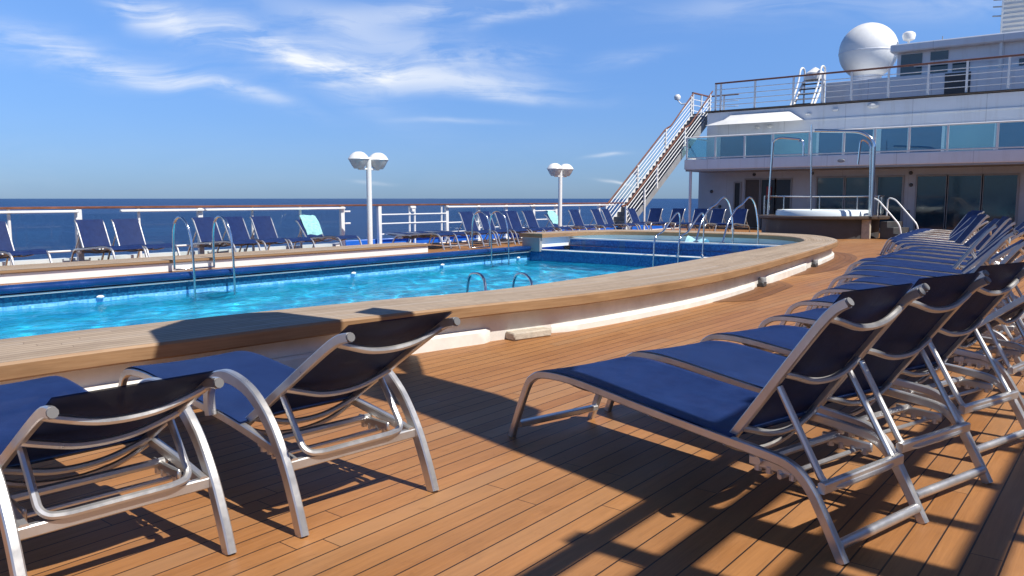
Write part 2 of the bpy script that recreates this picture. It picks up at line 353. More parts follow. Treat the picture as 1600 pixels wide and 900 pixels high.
def water(name, tint, fac_ior=1.33, bump=.25, scale=2.0, refr=False):
    m = bpy.data.materials.new(name); m.use_nodes = True; nt = m.node_tree; nt.nodes.clear(); N = nt.nodes.new; L = nt.links.new
    out = N('ShaderNodeOutputMaterial'); mx = N('ShaderNodeMixShader'); tr = N('ShaderNodeBsdfRefraction' if refr else 'ShaderNodeBsdfTransparent'); gl = N('ShaderNodeBsdfGlossy')
    if refr: tr.inputs['IOR'].default_value = 1.33; tr.inputs['Roughness'].default_value = 0
    lw_ = N('ShaderNodeLayerWeight'); lw_.inputs['Blend'].default_value = .5; fp = N('ShaderNodeMath'); fp.operation = 'POWER'; fp.inputs[1].default_value = 5; L(lw_.outputs['Facing'], fp.inputs[0]); fr = N('ShaderNodeMath'); fr.operation = 'MULTIPLY_ADD'; fr.inputs[1].default_value = .90; fr.inputs[2].default_value = .02; L(fp.outputs[0], fr.inputs[0])
    tr.inputs[0].default_value = (*tint, 1); gl.inputs['Roughness'].default_value = .03
    tc = N('ShaderNodeTexCoord'); mp = N('ShaderNodeMapping'); mp.inputs['Scale'].default_value = (1, 1.5, 1); L(tc.outputs['Object'], mp.inputs['Vector'])
    n = N('ShaderNodeTexNoise'); n.inputs['Scale'].default_value = scale*2.2; n.inputs['Detail'].default_value = 4; n.inputs['Distortion'].default_value = 1.2; L(mp.outputs[0], n.inputs['Vector'])
    bp = N('ShaderNodeBump'); bp.inputs['Strength'].default_value = bump; bp.inputs['Distance'].default_value = .06; L(n.outputs[0], bp.inputs['Height'])
    n3 = N('ShaderNodeTexNoise'); n3.inputs['Scale'].default_value = 1.1; n3.inputs['Detail'].default_value = 5; n3.inputs['Distortion'].default_value = 1.5; L(mp.outputs[0], n3.inputs['Vector'])
    mr = N('ShaderNodeMapRange'); mr.inputs[1].default_value = .35; mr.inputs[2].default_value = .65; L(n3.outputs[0], mr.inputs[0])
    mc = N('ShaderNodeMix'); mc.data_type = 'RGBA'; L(mr.outputs[0], mc.inputs['Factor']); mc.inputs['A'].default_value = (tint[0]*.6, tint[1]*.84, tint[2]*.95, 1); mc.inputs['B'].default_value = (min(1, tint[0]*1.35), min(1, tint[1]*1.05), min(1, tint[2]*1.03), 1); L(mc.outputs['Result'], tr.inputs[0])
    L(bp.outputs[0], gl.inputs['Normal']); L(bp.outputs[0], lw_.inputs['Normal'])
    L(fr.outputs[0], mx.inputs[0]); L(tr.outputs[0], mx.inputs[1]); L(gl.outputs[0], mx.inputs[2]); L(mx.outputs[0], out.inputs[0]); return m
M_WATER = water('pool_water', (.22, .86, 1.0), bump=.35, refr=True)
M_SHALLOW = water('shallow_water', (.62, .86, .95), bump=.3)
def glass(name, tint, refl=.08, rough=.0):
    m = bpy.data.materials.new(name); m.use_nodes = True; nt = m.node_tree; nt.nodes.clear(); N = nt.nodes.new; L = nt.links.new
    out = N('ShaderNodeOutputMaterial'); mx = N('ShaderNodeMixShader'); tr = N('ShaderNodeBsdfTransparent'); gl = N('ShaderNodeBsdfGlossy'); lw = N('ShaderNodeMath'); lw.operation = 'POWER'; lw.inputs[1].default_value = 5; lwn = N('ShaderNodeLayerWeight'); L(lwn.outputs['Facing'], lw.inputs[0])
    tr.inputs[0].default_value = (*tint, 1); gl.inputs['Roughness'].default_value = rough
    n = N('ShaderNodeMath'); n.operation = 'MULTIPLY_ADD'; n.inputs[1].default_value = .9; n.inputs[2].default_value = refl+.03; n.use_clamp = True; L(lw.outputs[0], n.inputs[0])
    L(n.outputs[0], mx.inputs[0]); L(tr.outputs[0], mx.inputs[1]); L(gl.outputs[0], mx.inputs[2]); L(mx.outputs[0], out.inputs[0]); return m
M_GLASS = glass('clear_screen_glass', (.90, .95, .97), .0)
M_TEALGLASS = glass('teal_balcony_glass', (.66, .84, .88), .09)
M_BLUEWIN = mat('blue_window_glass', (.035, .11, .23), .06, noise=.2, nscale=.8, spec=.5)
M_TEALWIN = mat('pale_teal_window_glass', (.28, .44, .50), .08, noise=.15, nscale=.8, spec=.8)
M_DARKGLASS = mat('dark_window_glass', (.010, .045, .070), .03, noise=.3, nscale=1.2, spec=.8)  # base tinted blue to stand for reflected sky and sea
def sea():
    m = bpy.data.materials.new('sea_water'); m.use_nodes = True; k = NT(m); tc = k.N('ShaderNodeTexCoord'); v = tc.outputs['Object']
    big = k.noise(v, (.0012, .004, 1), 1., 5, .6); c = k.mix(ramp(k, big, .35, .65), (.003, .022, .088), (.005, .036, .125))
    sw = k.noise(v, (.02, .06, 1), 1., 6, .6); c = k.mix(k.M('MULTIPLY', ramp(k, sw, .55, .75), .5), c, (.012, .06, .15)); ch = k.noise(v, (.09, .30, 1), 1., 5, .7); c = k.mix(k.M('MULTIPLY', ramp(k, ch, .5, .72), .55), c, (.020, .075, .17)); wc = k.noise(v, (.05, .22, 1), 1.3, 8, .8, .5); c = k.mix(k.M('MULTIPLY', ramp(k, wc, .71, .76), .5), c, (.45, .5, .55))
    k.L(c, k.b.inputs['Base Color']); k.b.inputs['Roughness'].default_value = .35; k.b.inputs['Specular IOR Level'].default_value = .25
    w1 = k.noise(v, (.06, .16, 1), 1., 6, .65); bp = k.N('ShaderNodeBump'); bp.inputs['Strength'].default_value = .8; bp.inputs['Distance'].default_value = 4
    k.L(w1, bp.inputs['Height']); k.L(bp.outputs[0], k.b.inputs['Normal']); return m
M_SEA = sea()

def weathered(m, seam=2.4):
    k = NT(m); tc = k.N('ShaderNodeTexCoord'); src = k.b.inputs['Base Color'].links[0].from_socket
    st = k.noise(tc.outputs['Object'], (2.2, 2.2, .22), 1.6, 6, .7, .3); c = k.mix(k.M('MULTIPLY', ramp(k, st, .52, .75), .30), src, (.42, .38, .33))
    sp_ = k.N('ShaderNodeSeparateXYZ'); k.L(tc.outputs['Object'], sp_.inputs[0]); fr = k.M('FRACT', k.M('DIVIDE', sp_.outputs[1], seam)); c = k.mix(k.M('MULTIPLY', k.M('LESS_THAN', fr, .010), .35), c, (.25, .25, .27))
    rs = k.noise(tc.outputs['Object'], (6, 6, .5), 1.5, 5, .75); c = k.mix(k.M('MULTIPLY', ramp(k, rs, .68, .78), .35), c, (.34, .18, .09)); k.L(c, k.b.inputs['Base Color'])
    n = k.noise(tc.outputs['Object'], (1, 1, 1), .9, 2, .5); bp = k.N('ShaderNodeBump'); bp.inputs['Strength'].default_value = .25; bp.inputs['Distance'].default_value = .05; k.L(n, bp.inputs['Height']); k.L(bp.outputs[0], k.b.inputs['Normal'])
weathered(M_SHIPW); weathered(M_SHADETONE)

# ------------------------------------------------------------------ setting: sea, hull, deck
DECK_Y0, DECK_Y1, X0, XW = -16., 16.3, -12., 16.5
m = MB(); m.add([(-60000, -60000, -19), (60000, -60000, -19), (60000, 60000, -19), (-60000, 60000, -19)], [(0, 1, 2, 3)]); tag(m.build('sea', M_SEA), kind='structure')
OUT = [(-12, 5.0), (-6, 5.0), (-2, 4.95), (1.6, 4.86), (2.7, 4.75), (3.7, 4.66), (4.75, 4.47), (5.4, 4.33), (6.3, 4.13), (7.4, 4.03), (8.8, 4.0), (10.2, 4.1), (11.7, 4.27), (14.1, 4.58), (16.0, 4.85),
       (17.7, 5.18), (19.05, 5.75), (20.0, 6.4), (20.45, 7.1), (20.65, 8.2), (20.6, 10.0), (20.3, 11.7), (19.6, 12.4), (18.2, 12.75), (16.45, 12.85)]
INN = [(-12, 5.85), (-6, 5.85), (-2, 5.8), (1.9, 5.71), (2.8, 5.61), (3.7, 5.5), (4.85, 5.3), (5.5, 5.12), (6.3, 5.0), (7.4, 5.0), (8.7, 5.06), (10.2, 5.15), (11.5, 5.27), (14.0, 5.47), (15.7, 5.56),
       (17.1, 5.72), (18.3, 6.2), (19.05, 6.8), (19.4, 7.4), (19.55, 8.2), (19.5, 10.0), (19.2, 11.3), (18.7, 11.85), (17.8, 12.05), (16.45, 12.1)]
NS = 6
def path2(p): return [Vector((q.x, q.y)) for q in cr([(a, b, 0) for a, b in p], NS)]
OUTS, INNS = path2(OUT), path2(INN)
def offs(path, d):   # shift a 2D path to its left
    o = []
    for i, p in enumerate(path):
        t = (path[min(i+1, len(path)-1)] - path[max(i-1, 0)]).normalized(); o.append(p + Vector((-t.y, t.x)) * d)
    return o
BASE = offs(OUTS, .12)
def yat(path, x):
    for a, b in zip(path, path[1:]):
        if a.x <= x <= b.x: return a.y + (b.y-a.y)*(x-a.x)/max(1e-6, b.x-a.x)
    return path[-1].y
xs = sorted(set([X0 + i*.5 for i in range(int((17.8-X0)/.5)+1)] + [XW, 17.7]))
m = MB()
for a, b in zip(xs, xs[1:]):
    m.add([(a, DECK_Y0, 0), (b, DECK_Y0, 0), (b, yat(BASE, b)+.05, 0), (a, yat(BASE, a)+.05, 0)], [(0, 1, 2, 3)])
    m.add([(a, 12.62, 0), (b, 12.62, 0), (b, DECK_Y1, 0), (a, DECK_Y1, 0)], [(0, 1, 2, 3)])
m.add([(17.7, DECK_Y0, 0), (48, DECK_Y0, 0), (48, DECK_Y1, 0), (17.7, DECK_Y1, 0)], [(0, 1, 2, 3)])
m.add([(-30, DECK_Y0, 0), (X0, DECK_Y0, 0), (X0, DECK_Y1, 0), (-30, DECK_Y1, 0)], [(0, 1, 2, 3)])
tag(m.build('deck', M_DECK), kind='structure')
m = MB(); m.box(-60, 90, DECK_Y1+.012, DECK_Y1+.25, -19, .10); m.box(-60, 90, DECK_Y0-.25, DECK_Y0-.012, -19, .10)
tag(m.build('ship_hull', M_WHITE), kind='structure')
m = MB(); m.add([(13.4, 15.55, .004), (48, 15.55, .004), (48, 16.30, .004), (13.4, 16.30, .004)], [(0, 1, 2, 3)]); tag(m.build('deck_gutter_strip', M_BLUEEDGE), kind='structure')
m = MB(); m.box(13.4, 48, 15.50, 15.548, 0, .03, .006); tag(m.build('deck_gutter_kerb', M_WHITE), kind='structure')
m = MB(); m.box(13.4, 48, 16.10, 16.295, 0, .17, .01); tag(m.build('deck_edge_kerb', M_BLUEEDGE), kind='structure')
def uvstrip(name, L_, R_, z, mt, parent=None):
    me = bpy.data.meshes.new(name); vs = []; fs = []; d = 0; ds = []
    for i, (a, b) in enumerate(zip(L_, R_)):
        if i: d += (a-L_[i-1]).length
        ds.append(d); vs += [(a.x, a.y, z), (b.x, b.y, z)]
    fs = [(2*i, 2*i+2, 2*i+3, 2*i+1) for i in range(len(L_)-1)]
    me.from_pydata(vs, [], fs); uv = me.uv_layers.new(name='UVMap')
    for p in me.polygons:
        for li in p.loop_indices:
            vi = me.loops[li].vertex_index; i = vi//2; uv.data[li].uv = (ds[i], 0 if vi % 2 == 0 else (L_[i]-R_[i]).length)
    me.materials.append(mt); o = bpy.data.objects.new(name, me); col.objects.link(o)
    if parent: o.parent = parent
    return o
# darker curved border planks along the coaming
for (a, b, w) in ((8.9, 12.1, .42), (12.5, 19.6, .5)):
    seg = [(p, q) for p, q in zip(offs(BASE, -.004), offs(BASE, -w)) if a <= p.x <= b and p.y < 7]
    L_ = [p for p, q in seg]; R_ = [p + (q-p)*min(1, .12+1.6*math.sin(math.pi*min(1, (i+.0)/(len(seg)-1)))**.8) for i, (p, q) in enumerate(seg)]
    tag(uvstrip('deck_margin', R_, L_, .004, M_MARGIN), kind='structure')

# ------------------------------------------------------------------ swimming pool
WZ, RZ, FZ = -.325, .355, .25
pool = thing('swimming_pool', 'blue tiled swimming pool of the ship with raised teak rim', 'swimming pool', (6, 9, 0))
pool.location = (0, 0, 0)
YF = 12.55
near = [p for p in offs(INNS, -.12) if p.x <= XW+.05 and p.y < 7]
m = MB(); rows = []
ptop, pbot = [], []
vs = [(p.x, p.y, FZ+.02) for p in near] + [(p.x, p.y, -1.9) for p in near]; n = len(near)
m.add(vs, [(i, i+1, n+i+1, n+i) for i in range(n-1)])
m.build('near_pool_wall', M_PALEPOOL, pool)
m = MB()
for a, b in zip(near, near[1:]): m.add([(a.x, a.y, -1.85), (b.x, b.y, -1.85), (b.x, YF+.01, -1.85), (a.x, YF+.01, -1.85)], [(0, 1, 2, 3)])
m.add([(X0, YF, -1.9), (XW, YF, -1.9), (XW, YF, WZ+.005), (X0, YF, WZ+.005)], [(0, 1, 2, 3)])
m.add([(XW-.01, 4.8, -1.9), (XW-.01, YF, -1.9), (XW-.01, YF, -.55), (XW-.01, 4.8, -.55)], [(0, 1, 2, 3)])
m.add([(X0+.01, 4.8, -1.9), (X0+.01, YF, -1.9), (X0+.01, YF, .2), (X0+.01, 4.8, .2)], [(0, 1, 2, 3)])
m.build('pool_basin', M_POOLIN, pool)
m = MB(); m.add([(X0, YF-.004, WZ-.03), (XW, YF-.004, WZ-.03), (XW, YF-.004, WZ+.055), (X0, YF-.004, WZ+.055)], [(0, 1, 2, 3)]); m.build('waterline_border', M_BORDER, pool)
m = MB(); m.sweep([(X0, YF+.05, (WZ+.055-.125)/2), (XW, YF+.05, (WZ+.055-.125)/2)], [(-(.20-.055)/2-.0, -.05), (-(.20-.055)/2, .05), ((.20-.055)/2, .05), ((.20-.055)/2, -.05)], side=(0, 0, 1)); m.build('far_pool_wall', M_TILET, pool)
m = MB()    # rounded gutter lip
prof = cr([(12.62, .018, 0), (12.60, .034, 0), (12.52, .035, 0), (12.45, .015, 0), (12.43, -.03, 0), (12.46, -.075, 0), (12.55, -.10, 0)], 4)
m.grid([[(x, p.x, p.y) for p in prof] for x in (X0, -4, 4, 10, XW)]); m.box(X0, XW, 12.60, 12.66, -.12, .016); m.build('gutter_lip', M_GUTTER, pool)
m = MB(); m.box(X0, XW-.02, 12.485, 12.56, -.128, -.104, .004); m.build('gutter_trim', M_MGREY if False else M_WHITEOLD, pool)
# transverse wall, shelf, upper wall, shallow pool
m = MB(); m.box(XW, XW+.18, 4.95, 12.55, -.56, -.075); m.build('shelf_wall', M_TILE, pool)
m = MB(); m.box(XW-.015, XW+.20, 5.0, 12.53, -.075, -.055, .004); m.build('shelf_edge', M_WHITEOLD, pool)
m = MB(); m.box(XW+.2, 17.8, 4.95, 12.6, -.30, -.11); m.build('shelf_floor', M_SHELF, pool)
def uwall(p): return 17.72 + .10*((9-p)/4)**2
ys = [5.55 + i*.33 for i in range(21)]
def xmax(y): return max([a.x + (b.x-a.x)*(y-a.y)/(b.y-a.y) for a, b in zip(BASE, BASE[1:]) if min(a.y, b.y) <= y <= max(a.y, b.y) and abs(b.y-a.y) > 1e-6 and a.x > 17] or [18.2]) - .03
m = MB(); vs = [(uwall(y), y, z) for z in (-.3, .17) for y in ys]; k = len(ys); m.add(vs, [(i, i+1, k+i+1, k+i) for i in range(k-1)], True); m.build('upper_wall', M_TILE, pool)
m = MB(); m.sweep([(uwall(y)+.07, y, .185) for y in ys], [(-.015, -.09), (-.015, .09), (.015, .09), (.015, -.09)], side=(0, 0, 1)); m.build('upper_wall_coping', M_WHITEOLD, pool)
m = MB(); m.add([(uwall(y), y, .06) for y in ys] + [(xmax(y), y, .06) for y in ys], [(i, k+i, k+i+1, i+1) for i in range(k-1)]); m.build('shallow_floor', M_PALEPOOL, pool)
# blue panel on the far side of the shelf
m = MB(); m.box(XW+.02, 17.75, 12.32, 12.5, -.10, .248); m.build('shelf_end_panel', M_TILEB, pool)
m = MB(); m.box(XW-.08, XW+.02, 12.16, 12.72, -.10, .248); m.build('rim_end_pier', M_MGREY, pool)
# water inlets at the far wall
for x in (5.6, 10.6, 13.2, 16.0):
    m = MB(); m.lathe([(0, 0), (.06, 0), (.055, .02), (.03, .045), (0, .05)], n=12); c = MB()
    c.v = [(x + p[0]*1.0, 12.52 - p[2]*.8, WZ+.075 + p[1]*.45) for p in m.v]; c.f = m.f; c.sm = m.sm; c.build('water_inlet', M_WHITE, pool)
# water
def water_sheet(name, mt, x0, x1, ylo, yhi, z, step, amp, seed):
    import numpy as np
    nx = int((x1-x0)/step)+1; ny = int((yhi-ylo)/step)+1; rs = np.random.RandomState(seed)
    X = np.linspace(x0, x1, nx); Y = np.linspace(ylo, yhi, ny); A, B = np.meshgrid(X, Y, indexing='ij'); H = np.zeros_like(A)
    for _ in range(46):
        wl = rs.uniform(.22, 1.3); th = rs.uniform(0, 2*math.pi); kx, ky = math.cos(th)*2*math.pi/wl, math.sin(th)*2*math.pi/wl
        H += np.sin(kx*A+ky*B+rs.uniform(0, 7))*wl**1.05
    H *= amp/H.std()
    m = MB(); m.v = [(float(A[i, j]), float(B[i, j]), z+float(H[i, j])) for i in range(nx) for j in range(ny)]
    m.f = [(i*ny+j, (i+1)*ny+j, (i+1)*ny+j+1, i*ny+j+1) for i in range(nx-1) for j in range(ny-1)]; m.sm = [True]*len(m.f)
    return tag(m.build(name, mt), kind='structure')
pw = water_sheet('pool_water', M_WATER, -2.0, XW-.01, 4.7, YF-.006, WZ, .06, .0095, 3)
sl.cycles.is_caustics_light = True; pw.cycles.is_caustics_caster = True
for o in pool.children:
    if o.name.split('.')[0] in ('pool_basin', 'near_pool_wall'): o.cycles.is_caustics_receiver = True
water_sheet('shelf_water', M_SHALLOW, XW+.21, 17.7, 5.0, 12.31, -.085, .12, .003, 5)
m = MB(); m.add([(uwall(y)+.15, y, .13) for y in ys] + [(xmax(y), y, .13) for y in ys], [(i, k+i, k+i+1, i+1) for i in range(k-1)]); tag(m.build('shallow_water', M_SHALLOW), kind='structure')

# teak rim: sections with seams, each a part; white base wall below
coam = thing('pool_coaming', 'raised weathered teak rim on a white base around the pool', 'pool rim')
def rim_section(a, b, ia, ib):
    me = bpy.data.meshes.new('teak_section'); vs = []; uvv = []; fs = []; mi = []
    d = 0
    for i in range(ia, ib+1):
        o, n_ = OUTS[i], INNS[i]
        if i > ia: d += (OUTS[i]-OUTS[i-1]).length
        w = (o-n_).length; e = (n_-o).normalized()
        pts = [(o+e*.012, FZ), (o, FZ+.012), (o, RZ-.016), (o+e*.014, RZ), (n_-e*.014, RZ), (n_, RZ-.014), (n_, FZ)]
        vv = [0, .01, .10, .115, w, w+.02, w+.1]
        for (p, z), q in zip(pts, vv): vs.append((p.x, p.y, z)); uvv.append((d+ia*.37, q))
    K = 7; n = ib-ia+1
    for i in range(n-1):
        for j in range(K-1): fs.append((i*K+j, (i+1)*K+j, (i+1)*K+j+1, i*K+j+1)); mi.append(0 if j in (3,) else 1)
        fs.append((i*K+K-1, (i+1)*K+K-1, (i+1)*K, i*K)); mi.append(1)
    fs.append(tuple(range(K))); mi.append(1); fs.append(tuple((n-1)*K+j for j in range(K-1, -1, -1))); mi.append(1)
    me.from_pydata(vs, [], fs); uv = me.uv_layers.new(name='UVMap')
    for p in me.polygons:
        p.material_index = mi[p.index]
        for li in p.loop_indices: uv.data[li].uv = uvv[me.loops[li].vertex_index]
    me.materials.append(M_TEAKTOP); me.materials.append(M_FASCIA)
    o = bpy.data.objects.new('teak_section', me); col.objects.link(o); o.parent = coam
cuts = [0, 2*NS, 5*NS-2, 7*NS, 10*NS+1, 12*NS+2, 14*NS, 16*NS+3, 18*NS+2, 20*NS, 22*NS, len(OUTS)-1]
for a, b in zip(cuts, cuts[1:]): rim_section(a, b, a, b)
m = MB(); n = len(BASE); inner = offs(INNS, -.12)
vs = [(p.x, p.y, FZ) for p in BASE] + [(p.x, p.y, -.01) for p in BASE]; m.add(vs, [(i, n+i, n+i+1, i+1) for i in range(n-1)], True)
m.build('base_wall', M_WHITEOLD, coam)
m = MB(); vs = [(p.x, p.y, FZ) for p in inner if p.x > XW-.3] + [(p.x, p.y, .0) for p in inner if p.x > XW-.3]; n = len(vs)//2
m.add(vs, [(i, i+1, n+i+1, n+i) for i in range(n-1)], True); m.build('inner_wall', M_WHITE, coam)
for (a, b, w, h) in ((-12, 5.36, .06, .12), (5.9, 11.0, .05, .075), (11.25, 14.75, .05, .12), (15.05, 18.9, .05, .09)):
    seg = [(p, q, r_) for p, q, r_ in zip(offs(BASE, .02), offs(BASE, -w), offs(BASE, -w+.02)) if a <= p.x <= b and p.y < 7]; n = len(seg); vs = []
    for i, (p, q, r_) in enumerate(seg):
        k = 0 if i in (0, n-1) else 1; q = p.lerp(q, .35+.65*k); r_ = p.lerp(r_, .35+.65*k)
        vs += [(p.x, p.y, h), (r_.x, r_.y, h), (q.x, q.y, h-.02), (q.x, q.y, 0)]
    m = MB(); m.add(vs, [(4*i+j, 4*i+j+1, 4*i+j+5, 4*i+j+4) for i in range(n-1) for j in range(3)] + [(0, 3, 2, 1), (4*n-4, 4*n-3, 4*n-2, 4*n-1)]); m.build('plinth', M_WHITEOLD, coam)
# concrete pad and drain scuppers at the foot of the base
m = MB(); m.box(-.22, .22, -.07, .07, 0, .07, .012); o = m.build('drain_block', M_CONC); o.location = (5.68, yat(BASE, 5.68)-.06, 0); o.rotation_euler = (0, 0, R(-13)); tag(o, 'pale concrete block at the foot of the white pool base', 'block')
for (x, lab) in ((11.1, 'small dark drain scupper at the pool base nearer the concrete block'), (14.9, 'small dark drain scupper at the pool base nearer the hot tub')):
    y = yat(BASE, x); t = thing('drain_scupper', lab, 'drain', (x, y-.05, 0), R(8), 'drain scuppers by the pool base')
    m = MB(); m.box(-.10, .10, -.04, .04, 0, .07, .01); m.build('body', M_DGREY, t)
    m = MB(); m.lathe([(.0, .13), (.05, .13), (.055, .12), (.055, .07), (0, .07)], n=12); m.build('cap', M_MGREY, t)

# raised teak step on the far side, by the railing
step = thing('teak_step', 'low white step with a grey teak top along the far pool side', 'step')
m = MB(); m.box(-12, 13.3, 13.06, 13.92, 0, .155, .01); m.build('step_body', M_WHITE, step)
o = uvstrip('teak_top', [Vector((-12 + i*1.6, 13.96)) for i in range(17)][:16] + [Vector((13.36, 13.96))], [Vector((-12 + i*1.6, 13.02)) for i in range(16)] + [Vector((13.36, 13.02))], .206, M_TEAKTOP, step)
m = MB(); m.box(-12, 13.36, 13.02, 13.96, .158, .2045, .008); m.build('teak_edge', M_FASCIA, step)

# ------------------------------------------------------------------ pool ladders and hand rails
def ladder(loc, label, w=.74, steps=3, rz=0):
    t = thing('pool_ladder', label, 'pool ladder', loc, rz, 'steel pool ladders')
    for s in (-1, 1):
        y0 = .36; pts = [(s*w/2, .52, .02), (s*w/2, .50, .62), (s*w/2, .40, .86), (s*w/2, .22, .90), (s*w/2, .03, .76), (s*w/2, -.07, .45), (s*w/2, -.10, 0), (s*w/2, -.10, -1.1)]
        m = MB(); m.tube(cr(pts, 6), .021, 10); m.build('grab_rail', M_STEEL, t)
    for i in range(steps):
        m = MB(); m.box(-w/2+.02, w/2-.02, -.16, -.04, -.40-.27*i, -.37-.27*i, .006); m.build('rung', M_STEEL, t)
    m = MB(); m.box(-w/2, w/2, .48, .56, .0, .028, .006); m.build('foot_plate', M_STEEL, t)
    return t
ladder((7.42, 12.44, .03), 'steel pool ladder at the far pool side in front of the blue loungers')
ladder((15.05, 12.44, .03), 'steel pool ladder at the far pool side close to the tiled shelf wall', w=.66)
t = thing('pool_ladder', 'steel ladder rails low over the water at the near teak rim', 'pool ladder', (6.5, 5.22, 0), 0, 'steel pool ladders')
for x, h in ((-.28, .47), (.50, .41)):
    m = MB(); m.tube(cr([(x-.08, .02, .0), (x-.06, .02, .26), (x, .10, h-.04), (x+.06, .26, h), (x+.10, .40, h-.10), (x+.12, .46, -.2), (x+.12, .46, -1.2)], 6), .015, 8); m.build('grab_rail', M_STEEL, t)
for i in range(3):
    m = MB(); m.box(-.22, .56, .40, .50, -.55-.27*i, -.52-.27*i, .006); m.build('rung', M_STEEL, t)
def handrail(p, pts, label):
    t = thing('pool_handrail', label, 'handrail', (0, p, 0), 0, 'steel handrails over the pool steps')
    for dy in (0, .62):
        m = MB(); m.tube(cr([(x, dy, z) for x, z in pts], 6), .020, 10); m.build('rail', M_STEEL, t)
        for (x, z) in (pts[0], pts[-1]):
            m = MB(); m.lathe([(0, .03), (.03, .03), (.06, .012), (.06, 0), (0, 0)], (x, dy, z), 12); m.build('foot_flange', M_STEEL, t)
handrail(8.25, [(16.36, -.40), (16.38, 0), (16.45, .36), (16.84, .50), (17.2, .74), (17.48, .90), (17.63, .84), (17.66, .5), (17.62, -.10)], 'bent steel handrail from the pool over the blue shelf')
handrail(7.15, [(16.25, .30), (16.5, .72), (16.87, 1.0), (17.25, 1.12), (17.63, 1.27), (17.95, 1.14), (18.15, .8), (18.23, .45), (18.23, .06)], 'tall curved steel handrail over the tiled wall of the shallow pool')

# ------------------------------------------------------------------ deck railing along the port side
rail = thing('deck_railing', 'white ship railing with a long teak handrail above the sea', 'railing', (0, 0, 0))
RY = 16.0
m = MB(); m.sweep([(-20, RY, 1.075), (4, RY, 1.075), (27.0, RY, 1.075)], rr(.045, .12), side=(0, 0, 1)); m.build('teak_handrail', M_RAILTEAK, rail)
thick = [(-.2), 3.05, 6.83, 9.33, 13.21, 14.46, 17.06, 18.46, 19.79, 21.24, 22.52, 25.26]; thin = [1.5, 5.64, 8.0, 10.62, 11.94, 15.57, 15.77, 16.85, 23.98]
for x in thick:
    m = MB(); m.box(x-.055, x+.055, RY-.05, RY+.05, 0, 1.05, .012); m.box(x-.10, x+.10, RY-.10, RY+.10, 0, .035, .008); m.build('post', M_WHITE, rail)
for x in thin:
    m = MB(); m.tube([(x, RY, 0), (x, RY, 1.05)], .03, 10); m.build('post', M_WHITE, rail)
for (a, b) in ((-.2, 6.8), (7.6, 9.38), (9.42, 13.24), (17.0, 20.9), (20.95, 26.2)):
    m = MB(); m.box(a, b, RY-.12, RY-.03, .98, 1.03, .012); m.build('top_plate', M_WHITE, rail)
for (a, b, zz) in ((14.5, 17.02, (.30, .58, .82)), (21.28, 22.5, (.27, .55, .84)), (-.2, 3.0, (.26,)), (3.1, 6.8, (.26,)), (6.86, 9.3, (.26,)), (9.36, 13.18, (.26,)), (17.1, 18.42, (.28, .55)), (18.5, 19.75, (.36,)), (19.83, 21.2, (.30,)), (22.56, 25.2, (.28,))):
    for z in zz:
        m = MB(); m.tube([(a, RY-.03, z), (b, RY-.03, z)], .019, 8); m.build('bar', M_WHITE, rail)
for (a, b) in ((-.1, 3.0), (3.12, 6.76), (6.9, 9.27), (9.4, 13.14), (17.13, 18.4), (18.53, 19.72), (19.86, 21.18)):
    m = MB(); m.box(a, b, RY+.015, RY+.025, .30, .95); m.build('glass_panel', M_GLASS, rail)
for (x, z) in ((13.29, .92), (13.29, .62)):
    m = MB(); m.tube([(x-.03, RY-.05, z), (x+.14, RY-.05, z)], .022, 8); m.build('hinge_pin', M_WHITE, rail)
m = MB(); m.box(15.55, 15.75, RY-.10, RY-.02, .96, 1.04, .02); m.box(15.6, 15.7, RY-.09, RY-.03, .88, .96, .01); m.build('latch', M_WHITE, rail)

# ------------------------------------------------------------------ twin globe lamp posts
def lamp(x, y, label):
    t = thing('deck_lamp', label, 'lamp post', (x, y, 0), 0, 'twin headed deck lamps')
    m = MB(); m.tube([(0, 0, 0), (0, 0, .06)], .10, 16); m.sweep([(0, 0, .05), (0, 0, 2.22)], [(.062*math.cos(a*math.pi/8), .062*math.sin(a*math.pi/8)) for a in range(16)], side=(1, 0, 0)); m.build('pole', M_WHITE, t)
    m = MB(); m.tube([(-.32, 0, 1.935), (.32, 0, 1.935)], .022, 8); m.tube([(-.2, 0, 2.19), (.2, 0, 2.19)], .02, 8); m.build('cross_arm', M_WHITE, t)
    for s in (-1, 1):
        c = (s*.30, 0, 2.17)
        m = MB(); m.lathe([(0, .165), (.07, .16), (.13, .135), (.19, .085), (.235, .02), (.25, -.005), (.24, -.02), (0, -.02)], c, 28); h = m.build('lamp_hood', M_WHITE, t)
        m = MB(); m.lathe([(.235, -.02), (.205, -.08), (.16, -.16), (.13, -.20), (.115, -.225), (0, -.23)], c, 28); m.build('lamp_bowl', M_LAMPGLASS, t)
lamp(12.85, 14.55, 'white twin headed lamp post standing by the gap in the railing')
lamp(20.72, 14.55, 'smaller looking white twin headed lamp post farther away near the stairs')

